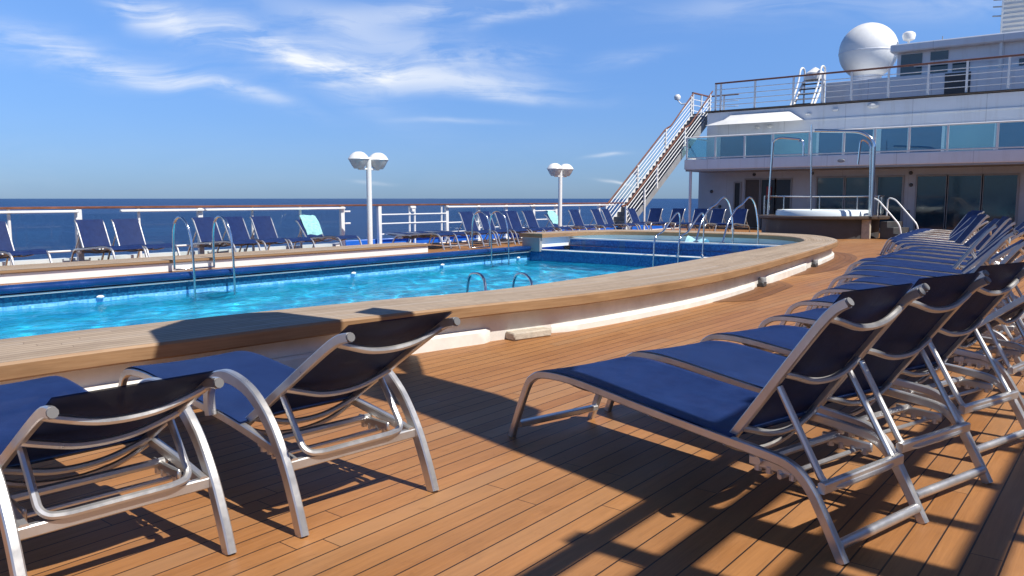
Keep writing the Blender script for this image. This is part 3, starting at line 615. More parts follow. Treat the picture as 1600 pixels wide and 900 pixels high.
# ------------------------------------------------------------------ sun loungers
HW = .285
def make_lounger(kind, angle, blen=.76, footbar=False):
    """local +x points to the foot end, origin on the deck between the rear feet"""
    t = thing('sun_lounger', 'x', 'sun lounger')
    arm = kind == 'arm'
    if arm: rp = [(1.88, 0), (1.76, .27), (1.70, .345), (1.60, .375), (1.37, .38), (.97, .35), (.62, .325), (.30, .285), (.09, .25)]
    else: rp = [(1.88, 0), (1.76, .27), (1.70, .345), (1.60, .38), (1.37, .385), (.97, .352), (.62, .325), (.32, .305), (.21, .285), (.14, .23), (.08, .14), (0, 0)]
    for s in (-1, 1):
        m = MB(); m.sweep(cr([(x, s*HW, z) for x, z in rp], 5), rr(.030, .038), side=(0, 1, 0)); m.build('side_rail', M_ALU, t)
        if arm:
            ap = [(-.01, 0), (.04, .13), (.11, .27), (.21, .40), (.34, .49), (.50, .525), (.62, .505), (.69, .45), (.70, .385), (.69, .33)]
            m = MB(); m.sweep(cr([(x, s*(HW+.035), z) for x, z in ap], 5), rr(.034, .052), side=(0, 1, 0)); m.build('arm', M_ALU, t)
    m = MB(); m.sweep([(1.83, -HW+.01, .075), (1.83, HW-.01, .075)], rr(.03, .04), side=(0, 0, 1)); m.build('front_stretcher', M_ALU, t)
    hw = HW+.02 if arm else HW-.01
    zr = .255 if arm else .25
    m = MB(); m.sweep([(.10, -hw, zr-.015), (.10, hw, zr-.015)], rr(.040, .030), side=(0, 0, 1)); m.build('rear_stretcher', M_ALU, t)
    if footbar:
        m = MB(); m.tube([(.025, -HW+.01, .055), (.025, HW-.01, .055)], .019, 10); m.build('floor_bar', M_ALU, t)
    for (x, z, r_) in ((.37, .265, .017), (.27, .23, .010)):
        m = MB(); m.tube([(x, -HW+.01, z), (x, HW-.01, z)], r_, 8); m.build('ratchet_bar', M_ALU, t)
    for s in (-1, 1):
        m = MB(); m.box(.20, .42, s*(HW-.035)-.008, s*(HW-.035)+.008, .235, .275, .006)
        for q in range(4): m.lathe([(0, .012), (.014, .012), (.014, -.012), (0, -.012)], (.23+.05*q, s*(HW-.035), .235), 8)
        m.build('ratchet_rack', M_ALU, t)
    # bowed braces under the seat
    for x in (1.42, .92, .52):
        z = .385 if x > 1.3 else (.345 if x > .8 else .315)
        m = MB(); m.tube(cr([(x, -HW+.01, z-.015), (x, -HW*.55, z-.065), (x, 0, z-.085), (x, HW*.55, z-.065), (x, HW-.01, z-.015)], 4), .012, 7); m.build('seat_brace', M_ALU, t)
    # seat sling
    sp = cr([(.475, 0, .335), (.62, 0, .350), (.97, 0, .376), (1.37, 0, .409), (1.56, 0, .407), (1.66, 0, .385), (1.715, 0, .345)], 4)
    rows = []
    for p in sp:
        k = min(1, (p.x-.47)/.15, (1.74-p.x)/.2)
        rows.append([(p.x, y*(HW+.014), p.z + .003 - .016*max(0, k)*(1-y*y) - (.003 if abs(y) == 1 else 0)) for y in [-1, -.93, -.85, -.6, -.3, 0, .3, .6, .85, .93, 1]])
    m = MB(); m.grid(rows); m.grid([[(q[0], q[1], q[2]-.006) for q in r][::-1] for r in rows]); m.build('seat_sling', M_FAB, t)
    # backrest
    ca, sa = math.cos(angle), math.sin(angle); px, pz = .50, .325; BW = HW-.035
    def B(u, y, w=0): return (px - u*ca - w*sa, y, pz + u*sa - w*ca)      # u along the back, w towards its rear
    for s in (-1, 1):
        m = MB(); m.sweep(cr([B(-.03, s*BW), B(.2, s*BW), B(blen*.75, s*BW), B(blen*.92, s*BW, .008), B(blen, s*BW, .03)], 4), rr(.024, .036), side=(0, 1, 0)); m.build('back_post', M_ALU, t)
        m = MB(); e = Vector(B(blen, s*BW, .03)); m.tube([e, e+Vector(B(blen+.010, 0, .033))-Vector(B(blen, 0, .03))], .0165, 10); m.build('end_cap', M_CAP, t)
    for u in (.06, .36, blen-.09):
        m = MB(); m.tube(cr([B(u, -BW, .010), B(u-.005, -BW*.8, .026), B(u-.025, -BW*.4, .048), B(u-.032, 0, .054), B(u-.025, BW*.4, .048), B(u-.005, BW*.8, .026), B(u, BW, .010)], 4), .0135, 8); m.build('back_brace', M_ALU, t)
    rows = []
    for i in range(13):
        u = .02 + (blen-.008)*i/12; k = min(1, i/3, (12-i)/3)
        rows.append([B(u, y*(BW-.005), -.012 + .010*k*(1-y*y)) for y in [-1, -.85, -.6, -.3, 0, .3, .6, .85, 1]])
    m = MB(); m.grid(rows[::-1]); m.grid([[(q[0]-.006*sa, q[1], q[2]-.006*ca) for q in r] for r in rows]); m.build('back_sling', M_FAB, t)
    # U shaped prop that holds the backrest up
    if angle > R(8):
        p0 = B(.30, 0, .018); sx, sz = (.10, .232) if not arm else (.06, .285)
        if arm: sx, sz = .085, .275
        W = BW-.012
        pts = [(p0[0], -W, p0[2]), (sx+.02, -W, sz+.02), (sx, -W+.02, sz), (sx-.008, -W+.07, sz-.006), (sx-.008, W-.07, sz-.006), (sx, W-.02, sz), (sx+.02, W, sz+.02), (p0[0], W, p0[2])]
        m = MB(); m.tube(fil(pts, .05, 4), .0135, 8); m.build('back_prop', M_ALU, t)
    return t
protoA = make_lounger('plain', R(54), .73, True)
protoB = make_lounger('arm', R(33), .86); protoD = make_lounger('arm', R(30), .69)
protoC = make_lounger('plain', R(62), .58)
protoA2 = make_lounger('plain', R(46), .73, True)
protoA3 = make_lounger('plain', R(38), .73, True)
protoF = make_lounger('plain', R(2), .76)
protoM = make_lounger('plain', R(64), .60)
used = set()
def put(proto, foot_or_rear, heading, label, group, rear=True, z=0):
    x, y = foot_or_rear
    if not rear: x -= math.cos(heading)*1.68; y -= math.sin(heading)*1.68
    if proto.name not in used:
        used.add(proto.name); proto.location = (x, y, z); proto.rotation_euler = (0, 0, heading); tag(proto, label, group=group); return proto
    return dup(proto, (x, y, z), heading, label, group)
ORD = 'first second third fourth fifth sixth seventh eighth ninth tenth eleventh twelfth thirteenth fourteenth fifteenth sixteenth seventeenth eighteenth nineteenth twentieth twenty-first twenty-second twenty-third twenty-fourth twenty-fifth twenty-sixth twenty-seventh twenty-eighth'.split()
# two loungers with arms facing the pool
GF = 'loungers with arms facing the near pool rim'
put(protoB, (2.07, 2.37), R(85), 'navy lounger with silver arms, wholly in view between teak rim and sunlit deck', GF)
put(protoD, (1.18, 2.50), R(86), 'navy lounger with silver arms, its near leg cut off by the picture edge', GF)
# long curved row
row = [(3.455, 2.305, 75.9), (4.20, 2.17, 73), (5.03, 2.08, 73), (6.05, 2.15, 79), (7.05, 2.25, 86), (8.1, 2.40, 92), (8.85, 2.52, 93), (9.6, 2.66, 95), (10.35, 2.82, 96), (11.1, 2.98, 97), (11.85, 3.12, 99), (12.6, 3.2, 100),
       (13.4, 3.22, 101), (14.3, 3.24, 103), (15.2, 3.3, 106), (16.1, 3.55, 109), (17.05, 3.85, 112), (18.0, 4.1, 115), (18.95, 4.35, 118), (20.0, 4.5, 122), (21.0, 4.62, 125), (22.1, 4.7, 128), (23.3, 4.78, 131), (24.4, 4.95, 134)]
GR = 'navy loungers in the long curved row beside the pool'
for i, (x, y, h) in enumerate(row):
    lab = ('nearest navy lounger of the long row, its whole silver frame in view' if i == 0 else
           'navy lounger directly behind the nearest one of the long row, its backrest overlapped' if i == 1 else
           'farthest navy lounger of the long row, nearest the dark windows' if i == len(row)-1 else
           'navy silver framed lounger, %s in the long row counting from the nearest one' % ORD[i])
    jx, jy, jh = (0, 0, 0) if i < 3 else (rnd.uniform(-.05, .05), rnd.uniform(-.08, .08), rnd.uniform(-2.5, 2.5))
    put(protoA if i < 3 else (protoA, protoA2, protoA, protoA3, protoA2)[i % 5], (x+jx, y+jy), R(h+jh), lab, GR, rear=False)
# row behind the teak step, facing the pool
GL = 'navy loungers with white arms behind the teak step'
for i, (x, lab) in enumerate(((3.75, 'navy lounger behind the teak step at the very edge of the picture'), (5.02, 'navy lounger behind the teak step left of the first thick rail post'), (6.72, 'navy lounger behind the teak step, just past the first thick rail post'), (7.40, 'navy lounger behind the teak step, just before the far pool ladder'),
                              (9.05, 'navy lounger behind the pool ladder and the thick rail post'), (9.75, 'navy lounger behind the right rail of the pool ladder'), (10.42, 'navy lounger on the step side next to the aqua towel chair'))):
    put(protoC, (x+.20, 15.93+rnd.uniform(-.06, .06)), R(-90+rnd.uniform(-3, 3)), lab, GL)
GM = 'navy loungers on the deck by the far railing'
for i, x in enumerate((14.5, 15.25, 16.0)):
    put(protoF, (x, 15.30), R(-90 - 12*(i == 1)), ('flat navy lounger nearest the lamp post and the thick white post', 'flat navy lounger turned a little, between two other flat ones', 'flat navy lounger beside the upright ones at the bar railing')[i], 'flat navy loungers by the far railing')
for i, x in enumerate((16.96, 17.66, 18.38, 19.0, 19.72, 22.4, 23.6, 24.35, 26.2)):
    put(protoM, (x, 15.35+rnd.uniform(-.08, .08)), R(-90+rnd.uniform(-5, 5)), 'upright navy lounger, %s past the flat ones along the far railing' % ORD[i], GM)
GB = 'navy loungers under the ship balcony'
for i, (x, y, h) in enumerate(((27.6, 14.75, 182), (27.5, 13.75, 178), (27.7, 12.95, 180), (27.5, 12.15, 176), (27.7, 11.45, 182))):
    put(protoM, (x, y), R(h), ('navy lounger under the balcony nearest the stairs', 'navy lounger under the balcony, second from the stairs', 'navy lounger in the middle of those under the balcony', 'navy lounger under the balcony behind the curved handrail', 'navy lounger under the balcony nearest the hot tub')[i], GB)
# aqua towel chairs
def towel(x, y, z, label):
    rows = []
    for i in range(11):
        u = i/10
        for_ = (x, y-.05+.42*u**1.3, z+.10+.50*u) if u < 1 else (x, y+.42, z+.56)
        rows.append([(for_[0]+(k-.5)*.46 + .05*u, for_[1] + .015*math.sin(7*k+5*u), for_[2] + .012*math.sin(9*k+i)) for k in [j/8 for j in range(9)]])
    m = MB(); m.grid(rows); m.grid([[(a, b+.012, c-.004) for a, b, c in r][::-1] for r in rows]); o = m.build('towel', M_AQUA); return tag(o, label, 'towel', 'aqua towels on loungers')
def low_chair(x, y, label):
    return put(protoM2, (x, y), R(-90), label, 'low loungers under aqua towels')
protoM2 = make_lounger('plain', R(48), .55)
low_chair(11.9, 15.9, 'low lounger under the aqua towel at the end of the teak step')
low_chair(21.15, 15.4, 'low lounger under the crumpled aqua towel in the barred bay')
towel(11.95, 15.50, .29, 'aqua patterned towel over a lounger at the end of the teak step')
towel(21.2, 15.02, .29, 'crumpled aqua towel over a lounger before the barred railing bay')

# ------------------------------------------------------------------ ship superstructure
ship = thing('ship_superstructure', 'white ship superstructure with a glass fronted balcony and large windows', 'superstructure')
FX, BX = 33., 31.     # wall and balcony front
m = MB(); m.box(FX, 46, -15.9, 15.72, 0, 2.44); m.build('lower_wall', M_SHADETONE, ship)
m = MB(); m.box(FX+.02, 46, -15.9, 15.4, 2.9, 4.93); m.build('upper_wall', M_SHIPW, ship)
m = MB(); m.box(BX, 46, -15.9, 15.45, 2.44, 2.86, .03); m.build('balcony_slab', M_SHIPW, ship)
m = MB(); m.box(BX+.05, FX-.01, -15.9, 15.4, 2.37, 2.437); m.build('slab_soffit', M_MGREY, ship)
m = MB(); m.box(FX-.10, 46, -15.9, 15.5, 4.955, 5.01, .02); m.build('upper_deck_edge', M_BROWN, ship)
m = MB(); m.box(-12, 32.9, -13.0, -6.2, 0, 5.4); m.box(-12, 32.9, -13.2, -5.9, 5.402, 5.55); m.build('starboard_sky_blocker', M_SHADETONE, ship)  # unseen block, added to hold back sky light and deepen the shadows
m = MB(); m.box(FX-.02, FX+.02, -15.9, 15.3, 4.36, 4.40); m.build('wall_moulding', M_SHIPW, ship)
def win(y0, y1, z0, z1, x, gm, name='window', fw=.06):
    m = MB()
    for a, b, c, d in ((y0-fw, y1+fw, z1, z1+fw), (y0-fw, y1+fw, z0-fw, z0), (y0-fw, y0, z0, z1), (y1, y1+fw, z0, z1)): m.box(x-.045, x+.02, a, b, c, d)
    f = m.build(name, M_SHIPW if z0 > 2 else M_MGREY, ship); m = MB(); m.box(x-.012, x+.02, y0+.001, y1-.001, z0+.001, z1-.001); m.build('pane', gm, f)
for y0, y1 in ((9.56, 10.56), (8.52, 9.46), (7.42, 8.28), (5.94, 6.90), (4.82, 5.86), (3.72, 4.74), (2.3, 3.3), (1.0, 2.2), (-.4, .8), (-2.4, -.8), (-5, -3)): win(y0, y1, .12, 2.06, FX, M_DARKGLASS)
for y0, y1 in ((13.70, 14.75), (12.52, 13.60), (9.68, 10.58), (8.56, 9.58), (7.33, 8.26), (6.18, 7.25), (3.2, 4.40), (1.6, 3.0), (-.6, 1.0), (-3, -1.2)): win(y0, y1, 2.95, 3.88, FX+.02, M_BLUEWIN, fw=.05)
for y0, y1 in ((10.68, 12.40), (4.52, 6.08)): win(y0, y1, 2.95, 3.88, FX+.02, M_TEALWIN, fw=.05)
# dark doorways and signs on the shaded lower wall
for (y0, y1, z0, z1, mt, nm) in ((12.95, 13.55, .02, 2.03, M_BROWN, 'door'), (12.30, 12.85, .02, 2.02, M_DARKWIN, 'doorway'), (11.64, 12.24, .5, 2.02, M_DARKWIN, 'doorway'), (13.80, 14.02, .4, 1.9, M_DARKWIN, 'dark_panel')):
    m = MB(); m.box(FX-.02, FX+.02, y0, y1, z0, z1); o = m.build(nm, mt, ship)
    m = MB()
    for a, b, c, d in ((y0-.06, y0-.002, z0, z1+.06), (y1+.002, y1+.06, z0, z1+.06), (y0-.002, y1+.002, z1+.002, z1+.06)): m.box(FX-.05, FX+.02, a, b, c, d)
    m.build('door_frame', M_MGREY, o)
m = MB(); m.box(FX-.10, FX-.004, 12.42, 12.62, 1.2, 1.75, .02); m.build('red_cabinet', M_RED, ship)
for (y, z) in ((15.1, 1.55), (15.0, .9), (14.7, .9), (13.2, 2.25), (10.8, 2.25), (7.15, 2.2), (7.12, 1.75), (7.18, .75)):
    m = MB(); m.lathe([(0, .06), (.05, .06), (.07, .03), (.07, 0)], n=10); c = MB(); c.v = [(FX-p[2], y+p[0], z+p[1]) for p in m.v]; c.f = [f[::-1] for f in m.f]; c.sm = m.sm; c.build('wall_fitting', M_DGREY, ship)
for y in (15.2, 13.6):
    m = MB(); m.tube([(BX+.12, y, 0), (BX+.12, y, 2.38)], .06, 12); m.build('balcony_column', M_SHIPW, ship) if y > 15 else None
m = MB(); m.lathe([(0, .05), (.11, .04), (.14, 0)], n=16); c = MB(); c.v = [(BX-p[2], 9.1+p[0], 2.64+p[1]*.5) for p in m.v]; c.f = [f[::-1] for f in m.f]; c.sm = m.sm; c.build('ship_badge', M_MGREY, ship)
# light fittings on the upper fascia
for (y, z, s) in ((11.05, 4.62, .12), (10.0, 4.72, .12), (8.6, 4.78, .22), (13.15, 4.18, .12), (12.6, 4.2, .14)):
    m = MB(); m.lathe([(0, s*.7), (s*.6, s*.55), (s, .0), (0, -.02)], n=14); c = MB(); c.v = [(FX-.01-p[2], y+p[0], z+p[1]*.5) for p in m.v]; c.f = [f[::-1] for f in m.f]; c.sm = m.sm; c.build('deck_light', M_WHITE, ship)
# sloped white canopy
m = MB(); vs = [(FX, 15.0, 4.40), (FX-1.05, 15.0, 4.30), (FX-1.05, 11.2, 4.30), (FX, 11.2, 4.40), (FX, 14.3, 4.80), (FX-.70, 14.2, 4.56), (FX-.70, 11.9, 4.56), (FX, 11.8, 4.80)]
m.add(vs, [(0, 1, 2, 3), (7, 6, 5, 4), (1, 5, 6, 2), (0, 4, 5, 1), (2, 6, 7, 3)]); o = m.build('canopy', M_WHITE, ship)

# balcony balustrade
bal = thing('balcony_balustrade', 'teal tinted glass balustrade with white posts on the ship balcony', 'balustrade')
m = MB(); m.tube([(FX, 15.36, 3.76), (BX+.06, 15.36, 3.76), (BX+.06, -15.8, 3.76)], .03, 8); m.build('top_rail', M_WHITE, bal)
m = MB(); m.tube([(FX, 15.36, 2.92), (BX+.06, 15.36, 2.92), (BX+.06, -15.8, 2.92)], .025, 8); m.build('bottom_rail', M_WHITE, bal)
bp = [15.36, 14.1, 12.86, 11.72, 10.31, 9.05, 7.98, 6.84, 5.63, 4.15, 2.8, 1.4, 0, -1.4, -2.8]
for y in bp:
    m = MB(); m.box(BX+.03, BX+.09, y-.03, y+.03, 2.86, 3.76); m.build('post', M_WHITE, bal)
for a, b in zip(bp, bp[1:]):
    m = MB(); m.box(BX+.055, BX+.067, b+.04, a-.04, 2.945, 3.73); m.build('glass_panel', M_TEALGLASS, bal)
m = MB(); m.box(BX+.12, FX-.05, 15.354, 15.366, 2.945, 3.73); m.build('glass_panel', M_TEALGLASS, bal)
# upper deck railing
ur = thing('upper_deck_railing', 'white upper deck railing with a dark teak handrail above the balcony', 'railing')
m = MB(); m.sweep([(FX-.02, 15.05, 6.15), (FX-.02, -15.8, 6.15)], rr(.06, .11), side=(0, 0, 1)); m.build('teak_handrail', M_RAILTEAK, ur)
for y in [15.02, 14.79, 13.28, 11.68, 10.53, 9.43, 8.09, 6.73, 5.48, 4.2, 2.9, 1.6, .3, -1, -2.3]:
    m = MB(); m.box(FX-.05, FX+.01, y-.035, y+.035, 5.02, 6.12); m.build('post', M_WHITE, ur)
for z in (5.22, 5.44, 5.66, 5.88):
    m = MB(); m.tube([(FX-.02, 15.0, z), (FX-.02, -15.8, z)], .016, 6); m.build('bar', M_WHITE, ur)
# landing rail beside the stairs
lr = thing('landing_railing', 'short white railing with teak handrail at the top of the outside stairs', 'railing')
m = MB(); m.sweep([(33.9, 16.55, 5.98), (35.6, 16.55, 5.98), (35.6, 15.1, 5.98)], rr(.06, .10), side=(0, 0, 1)); m.build('teak_handrail', M_RAILTEAK, lr)
for (x, y) in ((33.95, 16.55), (34.8, 16.55), (35.6, 16.55), (35.6, 15.8)):
    m = MB(); m.box(x-.03, x+.03, y-.03, y+.03, 4.95, 5.95); m.build('post', M_WHITE, lr)
for z in (5.2, 5.45, 5.7):
    m = MB(); m.tube([(33.9, 16.55, z), (35.6, 16.55, z), (35.6, 15.1, z)], .015, 6); m.build('bar', M_WHITE, lr)
m = MB(); m.box(33.8, 35.7, 15.52, 16.62, 4.88, 4.95); m.build('landing_plate', M_SHIPW, lr)

# ------------------------------------------------------------------ outside staircase
sta = thing('outside_stairs', 'steep white outside staircase with dark treads and teak handrails', 'staircase')
SX0, SX1, SZ1 = 26.6, 33.85, 4.93; ya, yb = 15.62, 16.52
nst = 26
def sz(x): return (x-SX0)/(SX1-SX0)*SZ1
for y in (ya, yb):
    m = MB(); d = Vector((SX1-SX0, 0, SZ1)).normalized(); nn = Vector((-d.z, 0, d.x))*.19
    a, b = Vector((SX0, 0, 0)), Vector((SX1, 0, SZ1)); P = [a-nn, b-nn, b+nn*.6, a+nn*.6]; P[0].z = max(P[0].z, 0)
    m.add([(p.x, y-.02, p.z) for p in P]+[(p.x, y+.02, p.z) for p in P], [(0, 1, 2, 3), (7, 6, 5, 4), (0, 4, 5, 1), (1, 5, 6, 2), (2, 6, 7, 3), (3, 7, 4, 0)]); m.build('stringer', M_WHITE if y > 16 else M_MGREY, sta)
for i in range(nst):
    x = SX0 + (SX1-SX0)*(i+.5)/nst; z = sz(x)+.06
    m = MB(); m.box(x-.14, x+.16, ya+.022, yb-.022, z-.045, z); m.box(x+.12, x+.15, ya+.022, yb-.022, z, z+.145); m.build('tread', M_TREAD, sta)
for y in (ya, yb):
    pts = [(SX0-.35, y, .95), (SX0+.1, y, 1.02), (SX0+4.75, y, sz(SX0+4.75)+.98), (SX0+5.2, y, sz(SX0+4.9)+1.02), (SX1+.1, y, SZ1+1.05)]
    m = MB(); m.sweep(fil(pts, .15, 3), rr(.04, .06), side=(0, 1, 0)); m.build('teak_handrail', M_RAILTEAK, sta)
    for f in (.0, .33, .655, .98):
        x = SX0 + (SX1-SX0)*f; m = MB(); m.box(x-.035, x+.035, y-.03, y+.03, sz(x)+.02, sz(x)+.98); m.build('post', M_WHITE, sta)
    for h in (.25, .45, .62, .80):
        m = MB(); m.tube([(SX0, y, h+.05), (SX1, y, SZ1+h+.03)], .016, 6); m.build('bar', M_WHITE, sta)
m = MB(); m.tube([(27.9, ya-.06, 0), (27.9, ya-.06, 1.6)], .04, 8); m.build('support_post', M_WHITE, sta)

# floodlights beyond the stairs
for (x, y, z, lab) in ((33.3, 17.0, 5.75, 'round white floodlight at the top landing of the stairs'), (29.6, 16.95, 2.35, 'round white floodlight beside the lower half of the stairs')):
    t = thing('floodlight', lab, 'floodlight', (x, y, z), 0, 'floodlights outside the stairs')
    m = MB(); m.lathe([(0, .14), (.08, .13), (.14, .06), (.15, 0), (.12, -.09), (0, -.12)], n=18); m.build('housing', M_WHITE, t)
    m = MB(); m.tube([(0, 0, -.1), (0, -.2, -.3), (.0, -.42, -.3)], .03, 8); m.build('bracket', M_WHITE, t)

# ------------------------------------------------------------------ upper works: deckhouse, dome, small radar, mast tower, inner stair
dh = thing('deckhouse', 'white deckhouse with dark windows behind the upper railing', 'deckhouse')
DX = 36.
m = MB(); m.box(DX, 44, -12, 11.35, 5.02, 6.2, .03); m.build('bulwark', M_SHIPW, dh)
m = MB(); m.box(DX+.25, 44, -12, 8.6, 6.2, 7.15); m.build('cabin_wall', M_SHIPW, dh)
m = MB(); m.box(DX-.15, 44, -12, 8.8, 7.15, 7.47, .05); m.build('roof', M_SHIPW, dh)
for (y0, y1, z0, z1) in ((7.66, 8.45, 6.24, 7.08), (6.72, 7.36, 6.75, 7.08), (6.72, 7.36, 6.24, 6.68), (5.95, 6.55, 6.24, 6.6), (3.4, 4.3, 6.24, 6.5)):
    m = MB(); m.box(DX+.22, DX+.27, y0, y1, z0, z1); f = m.build('window', M_DARKGLASS, dh)
m = MB(); m.box(DX-.03, DX+.01, 5.85, 6.75, 5.05, 6.15); m.build('dark_grille', M_DGREY, dh)
for y in (4.9, 3.2):
    m = MB(); m.box(DX+.0, DX+.08, y-.05, y+.05, 6.2, 7.15); m.build('mullion', M_WHITE, dh)
m = MB(); m.tube([(DX, 7.9, 6.55), (DX, 2, 6.55)], .025, 6); m.build('guard_bar', M_WHITE, dh)
ra = thing('satellite_dome', 'large white satellite dome beside the deckhouse', 'satellite dome', (40, 10.75, 8.0))
m = MB(); m.lathe([(0, 1.28)] + [(1.28*math.sin(R(a)), 1.28*math.cos(R(a))) for a in range(6, 150, 6)] + [(.6, -1.12)], n=48); m.build('dome', M_WHITE, ra)
m = MB(); m.lathe([(1.285, -.10), (1.295, -.08), (1.295, -.05), (1.285, -.03)], n=48); m.build('seam_band', M_SHIPW, ra)
m = MB(); m.lathe([(.62, -1.1), (.62, -1.85)], n=24); m.build('pedestal', M_SHIPW, ra)
sr = thing('radar_pod', 'small white radar pod on a stalk above the deckhouse roof', 'radar', (40, 9.05, 7.45))
m = MB(); m.lathe([(0, .24), (.15, .23), (.25, .16), (.28, .06), (.24, -.12), (.1, -.18), (0, -.18)], (0, 0, 1.0), 24); m.build('pod', M_WHITE, sr)
m = MB(); m.tube([(0, 0, 0), (0, 0, .95)], .05, 8); m.build('stalk', M_WHITE, sr)
an = thing('whip_antenna', 'thin short antenna on the deckhouse roof', 'antenna', (38, 7.3, 7.47))
m = MB(); m.tube([(0, 0, 0), (0, 0, .5)], .02, 6); m.build('rod', M_MGREY, an); m = MB(); m.lathe([(0, .12), (.06, .1), (.06, 0), (0, 0)], n=10); m.build('base', M_MGREY, an)
ms = thing('funnel_tower', 'white louvred funnel tower rising at the top of the picture', 'funnel')
m = MB(); m.box(42, 46, 1.5, 5.8, 7.3, 13.5, .1); m.build('casing', M_WHITE, ms)
for i in range(26):
    z = 8.3 + .2*i; m = MB(); m.add([(41.99, 5.7, z+.12), (41.99, 1.6, z+.12), (41.88, 1.6, z), (41.88, 5.7, z), (41.86, 5.7, z-.01), (41.86, 1.6, z-.01)], [(0, 1, 2, 3), (3, 2, 5, 4)]); m.build('louvre', M_WHITE, ms)
for z in (9.3, 9.7, 10.0, 10.4):
    m = MB(); m.tube([(42.2, 5.8, z), (42.2, 6.15, z+.03)], .03, 6); m.build('spur', M_MGREY, ms)
ins = thing('upper_stairs', 'small white stair with dark treads behind the upper railing', 'staircase')
for y in (12.0, 11.15):
    m = MB(); m.tube(fil([(33.6, y, 5.05), (34.4, y, 6.0), (34.7, y, 6.75), (35.2, y, 6.75), (35.2, y, 5.1)], .3, 4), .04, 8); m.build('hand_rail', M_WHITE, ins)
    m = MB(); m.tube([(33.9, y, 5.02), (35.1, y, 6.2)], .05, 6); m.build('stringer', M_WHITE, ins)
for i in range(5):
    x = 33.95+.24*i; z = 5.15+.23*i; m = MB(); m.box(x-.1, x+.14, 11.2, 11.95, z-.03, z); m.build('tread', M_BROWN, ins)
m = MB(); m.lathe([(0, .55), (.1, .5), (.38, .3), (.42, .05), (.40, 0)], (35.0, 11.5, 6.2), 20); m.build('white_hood', M_WHITE, ins)

# ------------------------------------------------------------------ hot tub with frame, screen, steps
ht = thing('hot_tub', 'raised round hot tub with a dark drum and brown rim under the balcony', 'hot tub', (27.1, 8.5, 0))
m = MB(); m.lathe([(1.75, 0), (1.75, .60)], n=64); m.build('drum', M_DGREY, ht)
m = MB(); m.lathe([(1.3, .60), (2.02, .60), (2.05, .62), (2.05, .68), (2.02, .70), (1.3, .70)], n=64, smooth=False); m.build('wooden_rim', M_BROWN, ht)
m = MB(); m.lathe([(1.46, .70), (1.44, .84), (1.40, .88), (1.30, .88), (1.26, .84), (1.24, .3), (0, .3)], n=64); m.build('tub_shell', M_TUB, ht)
m = MB(); m.lathe([(0, .76), (1.25, .76)], n=48); m.build('tub_water', M_SHALLOW, ht)
m = MB(); m.box(-.10, .12, 1.75, 1.98, 0, .60, .01); m.build('pillar', M_MGREY, ht)
m = MB(); m.box(-.9, -.75, -1.75, -1.5, 0, .60, .01); m.build('pillar', M_CONC, ht)
gs = thing('glass_screen', 'curved clear glass screen with steel rail around the back of the hot tub', 'glass screen', (27.1, 8.5, .70))
arc = [(1.85*math.cos(R(a)), 1.85*math.sin(R(a))) for a in range(-100, 101, 8)]
m = MB(); m.tube([(x, y, .62) for x, y in arc], .025, 8); m.build('top_rail', M_STEEL, gs)
m = MB(); m.grid([[(x, y, .04) for x, y in arc], [(x, y, .58) for x, y in arc]]); m.build('glass_panel', M_GLASS, gs)
for a in (-100, -60, -20, 20, 60, 100):
    m = MB(); m.tube([(1.85*math.cos(R(a)), 1.85*math.sin(R(a)), 0), (1.85*math.cos(R(a)), 1.85*math.sin(R(a)), .62)], .025, 8); m.build('post', M_STEEL, gs)
sf = thing('shower_frame', 'tall bent steel tube frame standing over the hot tub', 'tube frame', (26.1, 0, .70))
m = MB(); m.tube(fil([(0, 9.93, 0), (0, 9.84, 2.44), (0, 9.60, 2.52), (0, 8.86, 2.42), (0, 8.84, 1.9)], .18, 6), .035, 10); m.build('tube', M_STEEL, sf)
m = MB(); m.tube(fil([(0, 6.69, 0), (0, 6.72, 2.3), (0, 7.1, 2.58), (0, 8.5, 2.68)], .3, 6), .055, 10); m.build('tube', M_STEEL, sf)
m = MB(); m.tube(fil([(.15, 6.79, 0), (.15, 6.86, 2.2), (.15, 7.15, 2.4), (.15, 7.2, 1.6)], .2, 5), .03, 8); m.build('tube', M_STEEL, sf)
m = MB(); m.tube([(.3, 8.62, 0), (.3, 8.72, 2.9)], .028, 8); m.build('pole', M_STEEL, sf)
m = MB(); m.lathe([(0, .05), (.03, .05), (.09, 0), (0, 0)], (0, 8.95, 2.36), 12); m.build('spray_head', M_STEEL, sf)
hs_ = thing('tub_steps', 'dark steps with white handrails climbing to the hot tub', 'steps', (26.9, 6.35, 0), R(-20))
for i in range(3):
    m = MB(); m.box(-.4, .4, -.62+.22*i, -.38+.22*i, 0, .18+.18*i, .006); m.build('tread', M_DGREY, hs_)
for x in (-.45, .45):
    m = MB(); m.tube(fil([(x, .42, .7), (x, .40, 1.28), (x, .15, 1.22), (x, -.62, .45), (x, -.72, 0)], .12, 4), .024, 8); m.build('hand_rail', M_WHITE, hs_)
# pale towel left in the shallow pool
rows = [[(18.2+.35*u + .03*math.sin(6*v), 9.0-.5*v, .17+.16*math.sin(math.pi*u)*(.7+.3*math.cos(7*v))*(1-.4*v)) for v in [j/8 for j in range(9)]] for u in [i/8 for i in range(9)]]
m = MB(); m.grid(rows); tag(m.build('pale_cloth', M_PTOWEL), 'pale blue cloth heaped on the shallow pool floor behind the handrails', 'cloth')

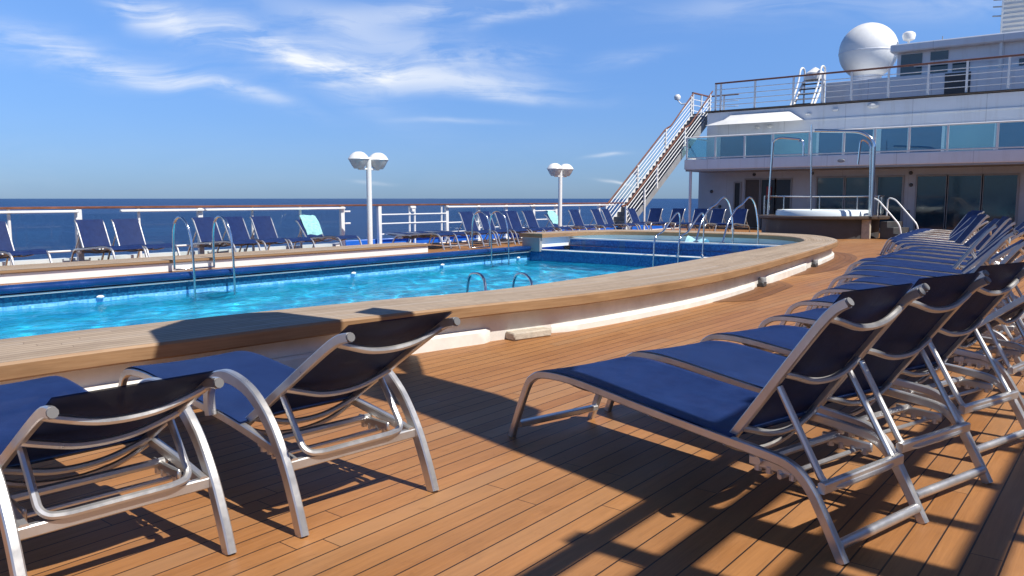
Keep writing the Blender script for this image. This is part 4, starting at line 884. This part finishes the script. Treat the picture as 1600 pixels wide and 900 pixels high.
# ------------------------------------------------------------------ unseen overhead frame added to starboard, panels shaped to cast the deck shadows
caster = thing('shadow_caster', 'unseen frame of bars and panels over the starboard deck, shaped to cast shadows', 'shade frame')
CZ = 3.6; off = Vector((sd.x/sd.z*CZ, sd.y/sd.z*CZ))
def sp(x, y, z=0): return (x + sd.x/sd.z*(CZ-z), y + sd.y/sd.z*(CZ-z))
m = MB()
m.prism([sp(*p) for p in [(2.73, .4), (2.80, 1.3), (3.04, 2.42), (3.28, 3.4), (3.34, 4.0), (4.0, 4.0), (3.88, 3.2), (3.74, 2.75), (3.2, 2.45), (2.98, 1.6), (2.96, .9), (2.96, -.2), (2.72, -.2)]], CZ, CZ+.03)
m.prism([sp(*p) for p in [(3.34, 4.0), (2.75, 4.3), (2.35, 4.75), (2.65, 5.5), (3.3, 5.95), (3.75, 5.6), (3.80, 4.9), (3.78, 4.35), (4.0, 4.0)]], CZ, CZ+.03)
m.prism([sp(*p) for p in [(3.9, 4.0), (4.15, 4.5), (4.1, 5.1), (4.4, 5.2), (4.45, 4.5), (4.02, 4.0)]], CZ, CZ+.03)
m.build('shade_panel', M_WHITE, caster)
for y, w in ((1.47, .035), (1.16, .05), (.79, .04), (.33, .05), (-.12, .06), (-.7, .06)):
    a, b = sp(.6, y-w), sp(9.5, y+w); m = MB(); m.box(a[0], b[0], a[1], b[1], CZ+.035, CZ+.10); m.build('long_bar', M_WHITE, caster)
for x, w in ((2.38, .06), (3.40, .045), (3.96, .05), (4.6, .05), (5.3, .05), (6.0, .05), (6.8, .05), (7.6, .05), (8.5, .05), (1.6, .05)):
    a, b = sp(x-w, -1.4), sp(x+w, 1.5); m = MB(); m.box(a[0], b[0], a[1], b[1], CZ+.105, CZ+.16); m.build('cross_bar', M_WHITE, caster)
m = MB(); m.prism([sp(*p) for p in [(1.9, .80), (2.70, .80), (2.70, .35), (1.9, .35)]], CZ, CZ+.03); m.build('shade_panel', M_WHITE, caster)
for x in (.7, 5, 9.4):
    m = MB(); m.box(x-.06, x+.06, -3.55, -3.43, 0, CZ+.03); m.build('post', M_WHITE, caster)
